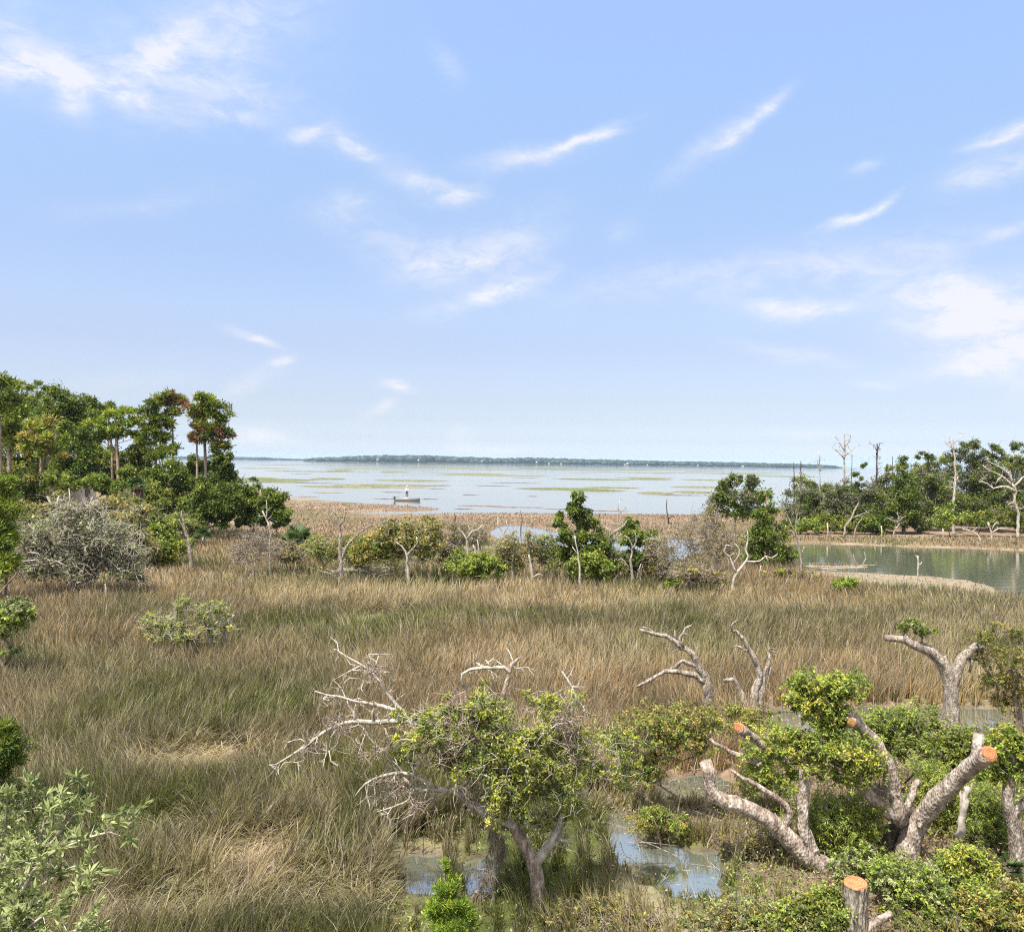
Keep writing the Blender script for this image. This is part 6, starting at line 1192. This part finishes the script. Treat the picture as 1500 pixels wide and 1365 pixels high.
# ------------------------------------------------------------------ what grows and lies between the bushes
def undergrowth():
    rng = np.random.default_rng(404); n = 60000; y = rng.uniform(9.5, 22, n); x = rng.uniform(-2.5, 16, n); u = rng.random(n)
    c = inside(x, y, CLEAR); t = inside(x, y, THIN); m = (fbm(x * .9, y * .9, 404) - .36) * 2.4
    z = height(x, y); k = (c & (u < .16 + m * .30) | t & (u < .05 + m * .12)) & (z > -.04); x, y, z = x[k], y[k], z[k]; n = len(x)
    h = rng.uniform(.04, .34, n) * (.6 + fbm(x * .7, y * .7, 405)); cen = np.stack([x, y, z + h * .55], 1); per = 9; kk = np.repeat(np.arange(n), per); N_ = len(kk)
    off = rng.normal(size=(N_, 3)) * np.stack([h, h, h * .8], 1)[kk] * .42; pos = cen[kk] + off; pos[:, 2] = np.maximum(pos[:, 2], z[kk] + .01)
    pick = vnoise(x * 1.3, y * 1.3, 406) + rng.normal(0, .12, n); col = np.empty((N_, 3)); cl = np.clip(rng.beta(2.2, 2.2, n), 0, 1)
    for lo, hi, pl in ((-9, .38, 'bare'), (.38, .52, 'olive'), (.52, .70, 'pale'), (.70, 9, 'fresh')):
        s = ((pick >= lo) & (pick < hi))[kk]
        if s.any(): col[s] = leaf_colors(rng, int(s.sum()), pl, cl[kk][s])
    nr = unit(rng.normal(size=(N_, 3)) + [0, 0, .6]); ax = rng.normal(size=(N_, 3)) + off * 6 + [0, 0, .5]
    V, Q, cc = leaf_quads(rng, pos, nr, ax, rng.uniform(.03, .085, N_), rng.uniform(.010, .026, N_), col, .12)
    tag(link("undergrowth", mesh_from("undergrowth", V, [Q], MAT['leaf'], cc)), kind='stuff')
    n = 42000; y = rng.uniform(9.5, 20, n); x = rng.uniform(-1, 15, n); z = height(x, y); k = (inside(x, y, CLEAR)) & (z > -.05); x, y, z = x[k], y[k], z[k]; n = len(x)
    nr = unit(rng.normal(size=(n, 3)) * .45 + [0, 0, 1]); col = np.array([.20, .125, .075]) * rng.uniform(.35, 1.7, (n, 1)) + rng.uniform(0, .05, (n, 1)) * np.array([1, .9, .7])
    V, Q, cc = leaf_quads(rng, np.stack([x, y, z + rng.uniform(.01, .05, n)], 1), nr, rng.normal(size=(n, 3)), rng.uniform(.03, .075, n), rng.uniform(.014, .03, n), col, .1)
    tag(link("leaf_litter", mesh_from("leaf_litter", V, [Q], MAT['leaf'], cc)), kind='stuff')
    tb = Tubes()
    for _ in range(520):
        x, y = rng.uniform(.2, 9), rng.uniform(10, 17)
        a = np.array([x, y, .03 + rng.uniform(0, .10)]); dd = unit(np.array([rng.normal(), rng.normal(), rng.normal() * .35])); l = rng.uniform(.10, .45)
        tb.add([a - dd * l, a + rng.normal(size=3) * .03, a + dd * l], [.003, .006, .002], 4, cap=False)
    tag(tb.build("fallen_twigs", MAT['pale'], None, (0, 0, 0)), kind='stuff')
undergrowth()

# ------------------------------------------------------------------ left foreground
def leafy_branch_shrub():
    """big pale shrub: arching stems set with long narrow leaves in rosettes"""
    rng = np.random.default_rng(91); d = 7.6; s = d / F; B = P(10, 1500, d); B = np.array([B[0], B[1], 0.])
    root = thing("willowy_shrub", B, "big pale green shrub with long narrow leaves on arching stems, cut by the frame", "shrub"); tb = Tubes(); nodes = []
    stems = [[(-10, 1420), (14, 1320), (50, 1262), (84, 1224), (112, 1188), (128, 1160)], [(-10, 1420), (20, 1330), (70, 1290), (110, 1268), (140, 1272)], [(-20, 1420), (-10, 1300, .3), (10, 1230, .4), (30, 1180, .5), (44, 1148, .5)], [(20, 1330), (60, 1262, -.2), (120, 1230, -.3), (160, 1218, -.3), (186, 1208, -.3)], [(-10, 1420), (40, 1360, -.4), (80, 1330, -.5), (120, 1300, -.5), (136, 1296, -.5)],
             [(10, 1330), (30, 1290, .5), (60, 1220, .7), (70, 1176, .8)], [(-30, 1350), (0, 1260, .2), (8, 1200, .2), (14, 1160, .2)], [(50, 1262), (40, 1230, .4), (20, 1205, .6)], [(10, 1420), (60, 1390, -.6), (110, 1362, -.7), (130, 1350, -.7)], [(-20, 1420), (10, 1380, -.3), (30, 1340, -.4), (60, 1318, -.4)], [(-30, 1400), (-10, 1300, 0), (20, 1250, .1), (40, 1240, .1)], [(84, 1224), (96, 1196), (96, 1176)]]
    for st in stems:
        p = pxpath(st, d, .05); tb.add(p, np.linspace(3.4 * s, 1.0 * s, len(p)), 6, .05, rng)
        for i in range(len(p) // 3, len(p)):
            if rng.random() < .8:
                dr = unit(p[min(i + 1, len(p) - 1)] - p[i - 1] + rng.normal(size=3) * .09); q = p[i] + (dr * .4 + unit(rng.normal(size=3)) * .8 + [0, 0, .3]) * rng.uniform(.08, .26); tb.add([p[i], (p[i] + q) / 2 + [0, 0, .01], q], [.005, .004, .002], 4, cap=False); nodes.append((q, unit(q - p[i] + dr * .15)))
        nodes.append((p[-1], unit(p[-1] - p[-2])))
    tb.build("stems", MAT['greydead'], root, B)
    pos, ax, cl = [], [], []
    for q, dr in nodes:
        c = rng.beta(2.5, 2)
        for _ in range(30):
            b = q - dr * rng.uniform(-.02, .16); a = unit(dr * 1.0 + rng.normal(size=3) * .55 + [0, 0, .25]); pos.append(b); ax.append(a); cl.append(c)
    pos, ax, cl = np.array(pos), np.array(ax), np.array(cl); n = len(pos); nr = unit(np.cross(ax, rng.normal(size=(n, 3))) + [0, 0, .6])
    col = leaf_colors(rng, n, 'pale', cl); V, Q, cc = leaf_quads(rng, pos, nr, ax, rng.uniform(.065, .125, n), rng.uniform(.016, .029, n), col, .08)
    link("crown", mesh_from("crown", V - B, [Q], MAT['leaf'], cc), root)
leafy_branch_shrub()
plant("red_cedar", "dark blue-green cedar bough mass at the left frame edge above the pale shrub", "tree", (-6, 1210), [(2, 1076, 34, 22), (-6, 1100, 44, 26), (14, 1108, 24, 18), (-20, 1130, 40, 40)], 'cedar', None, d=13.2, n=110, per=80, leaf=(.12, .016), cr=.34, mode='needle', upb=.1, rtip=.005, rmax=.05, tw=1, twl=.15, twr=.003)
plant("leafy_shrub", "pale yellow-green bush at the left frame edge below the grey thicket", "shrub", (10, 985), [(14, 890, 30, 16), (28, 906, 24, 16), (4, 920, 36, 18), (16, 952, 22, 8), (-16, 900, 30, 40)], 'pale', None, d=22, n=84, per=80, leaf=(.09, .04), pal2='fresh', share2=.5, tw=2, twl=.3, twr=.005, limbs=[([(-20, 940), (0, 868), (14, 852), (26, 838)], 2.2, 1.0)])
plant("cedar_sapling", "bright green young cedar at the bottom of the frame, below the half-dead oak", "tree", (656, 1420), [(652, 1276, 8, 12), (654, 1300, 18, 16), (668, 1318, 24, 16), (642, 1330, 24, 18), (660, 1348, 40, 18), (680, 1336, 16, 12)], 'neon', None, d=10.2, n=76, per=170, leaf=(.055, .009), mode='needle', upb=1.2, rtip=.003, rmax=.02, cr=.55, trunk=[(656, 1420), (655, 1340), (651, 1270)], tr=(3, 1))
for lab, x, y in [("tiny bright green seedling tip at the bottom edge below the dark grass", 214, 1360), ("tiny yellow-green seedling tip at the bottom edge left of the young cedar", 484, 1362)]:
    plant("seedling", lab, "plant", (x, 1420), [(x, y + 4, 12, 8), (x + 3, y + 16, 16, 8)], 'neon', "seedlings at the bottom edge", d=10.3, n=9, per=50, leaf=(.05, .012), mode='needle', upb=1.2, rtip=.003, rmax=.01)
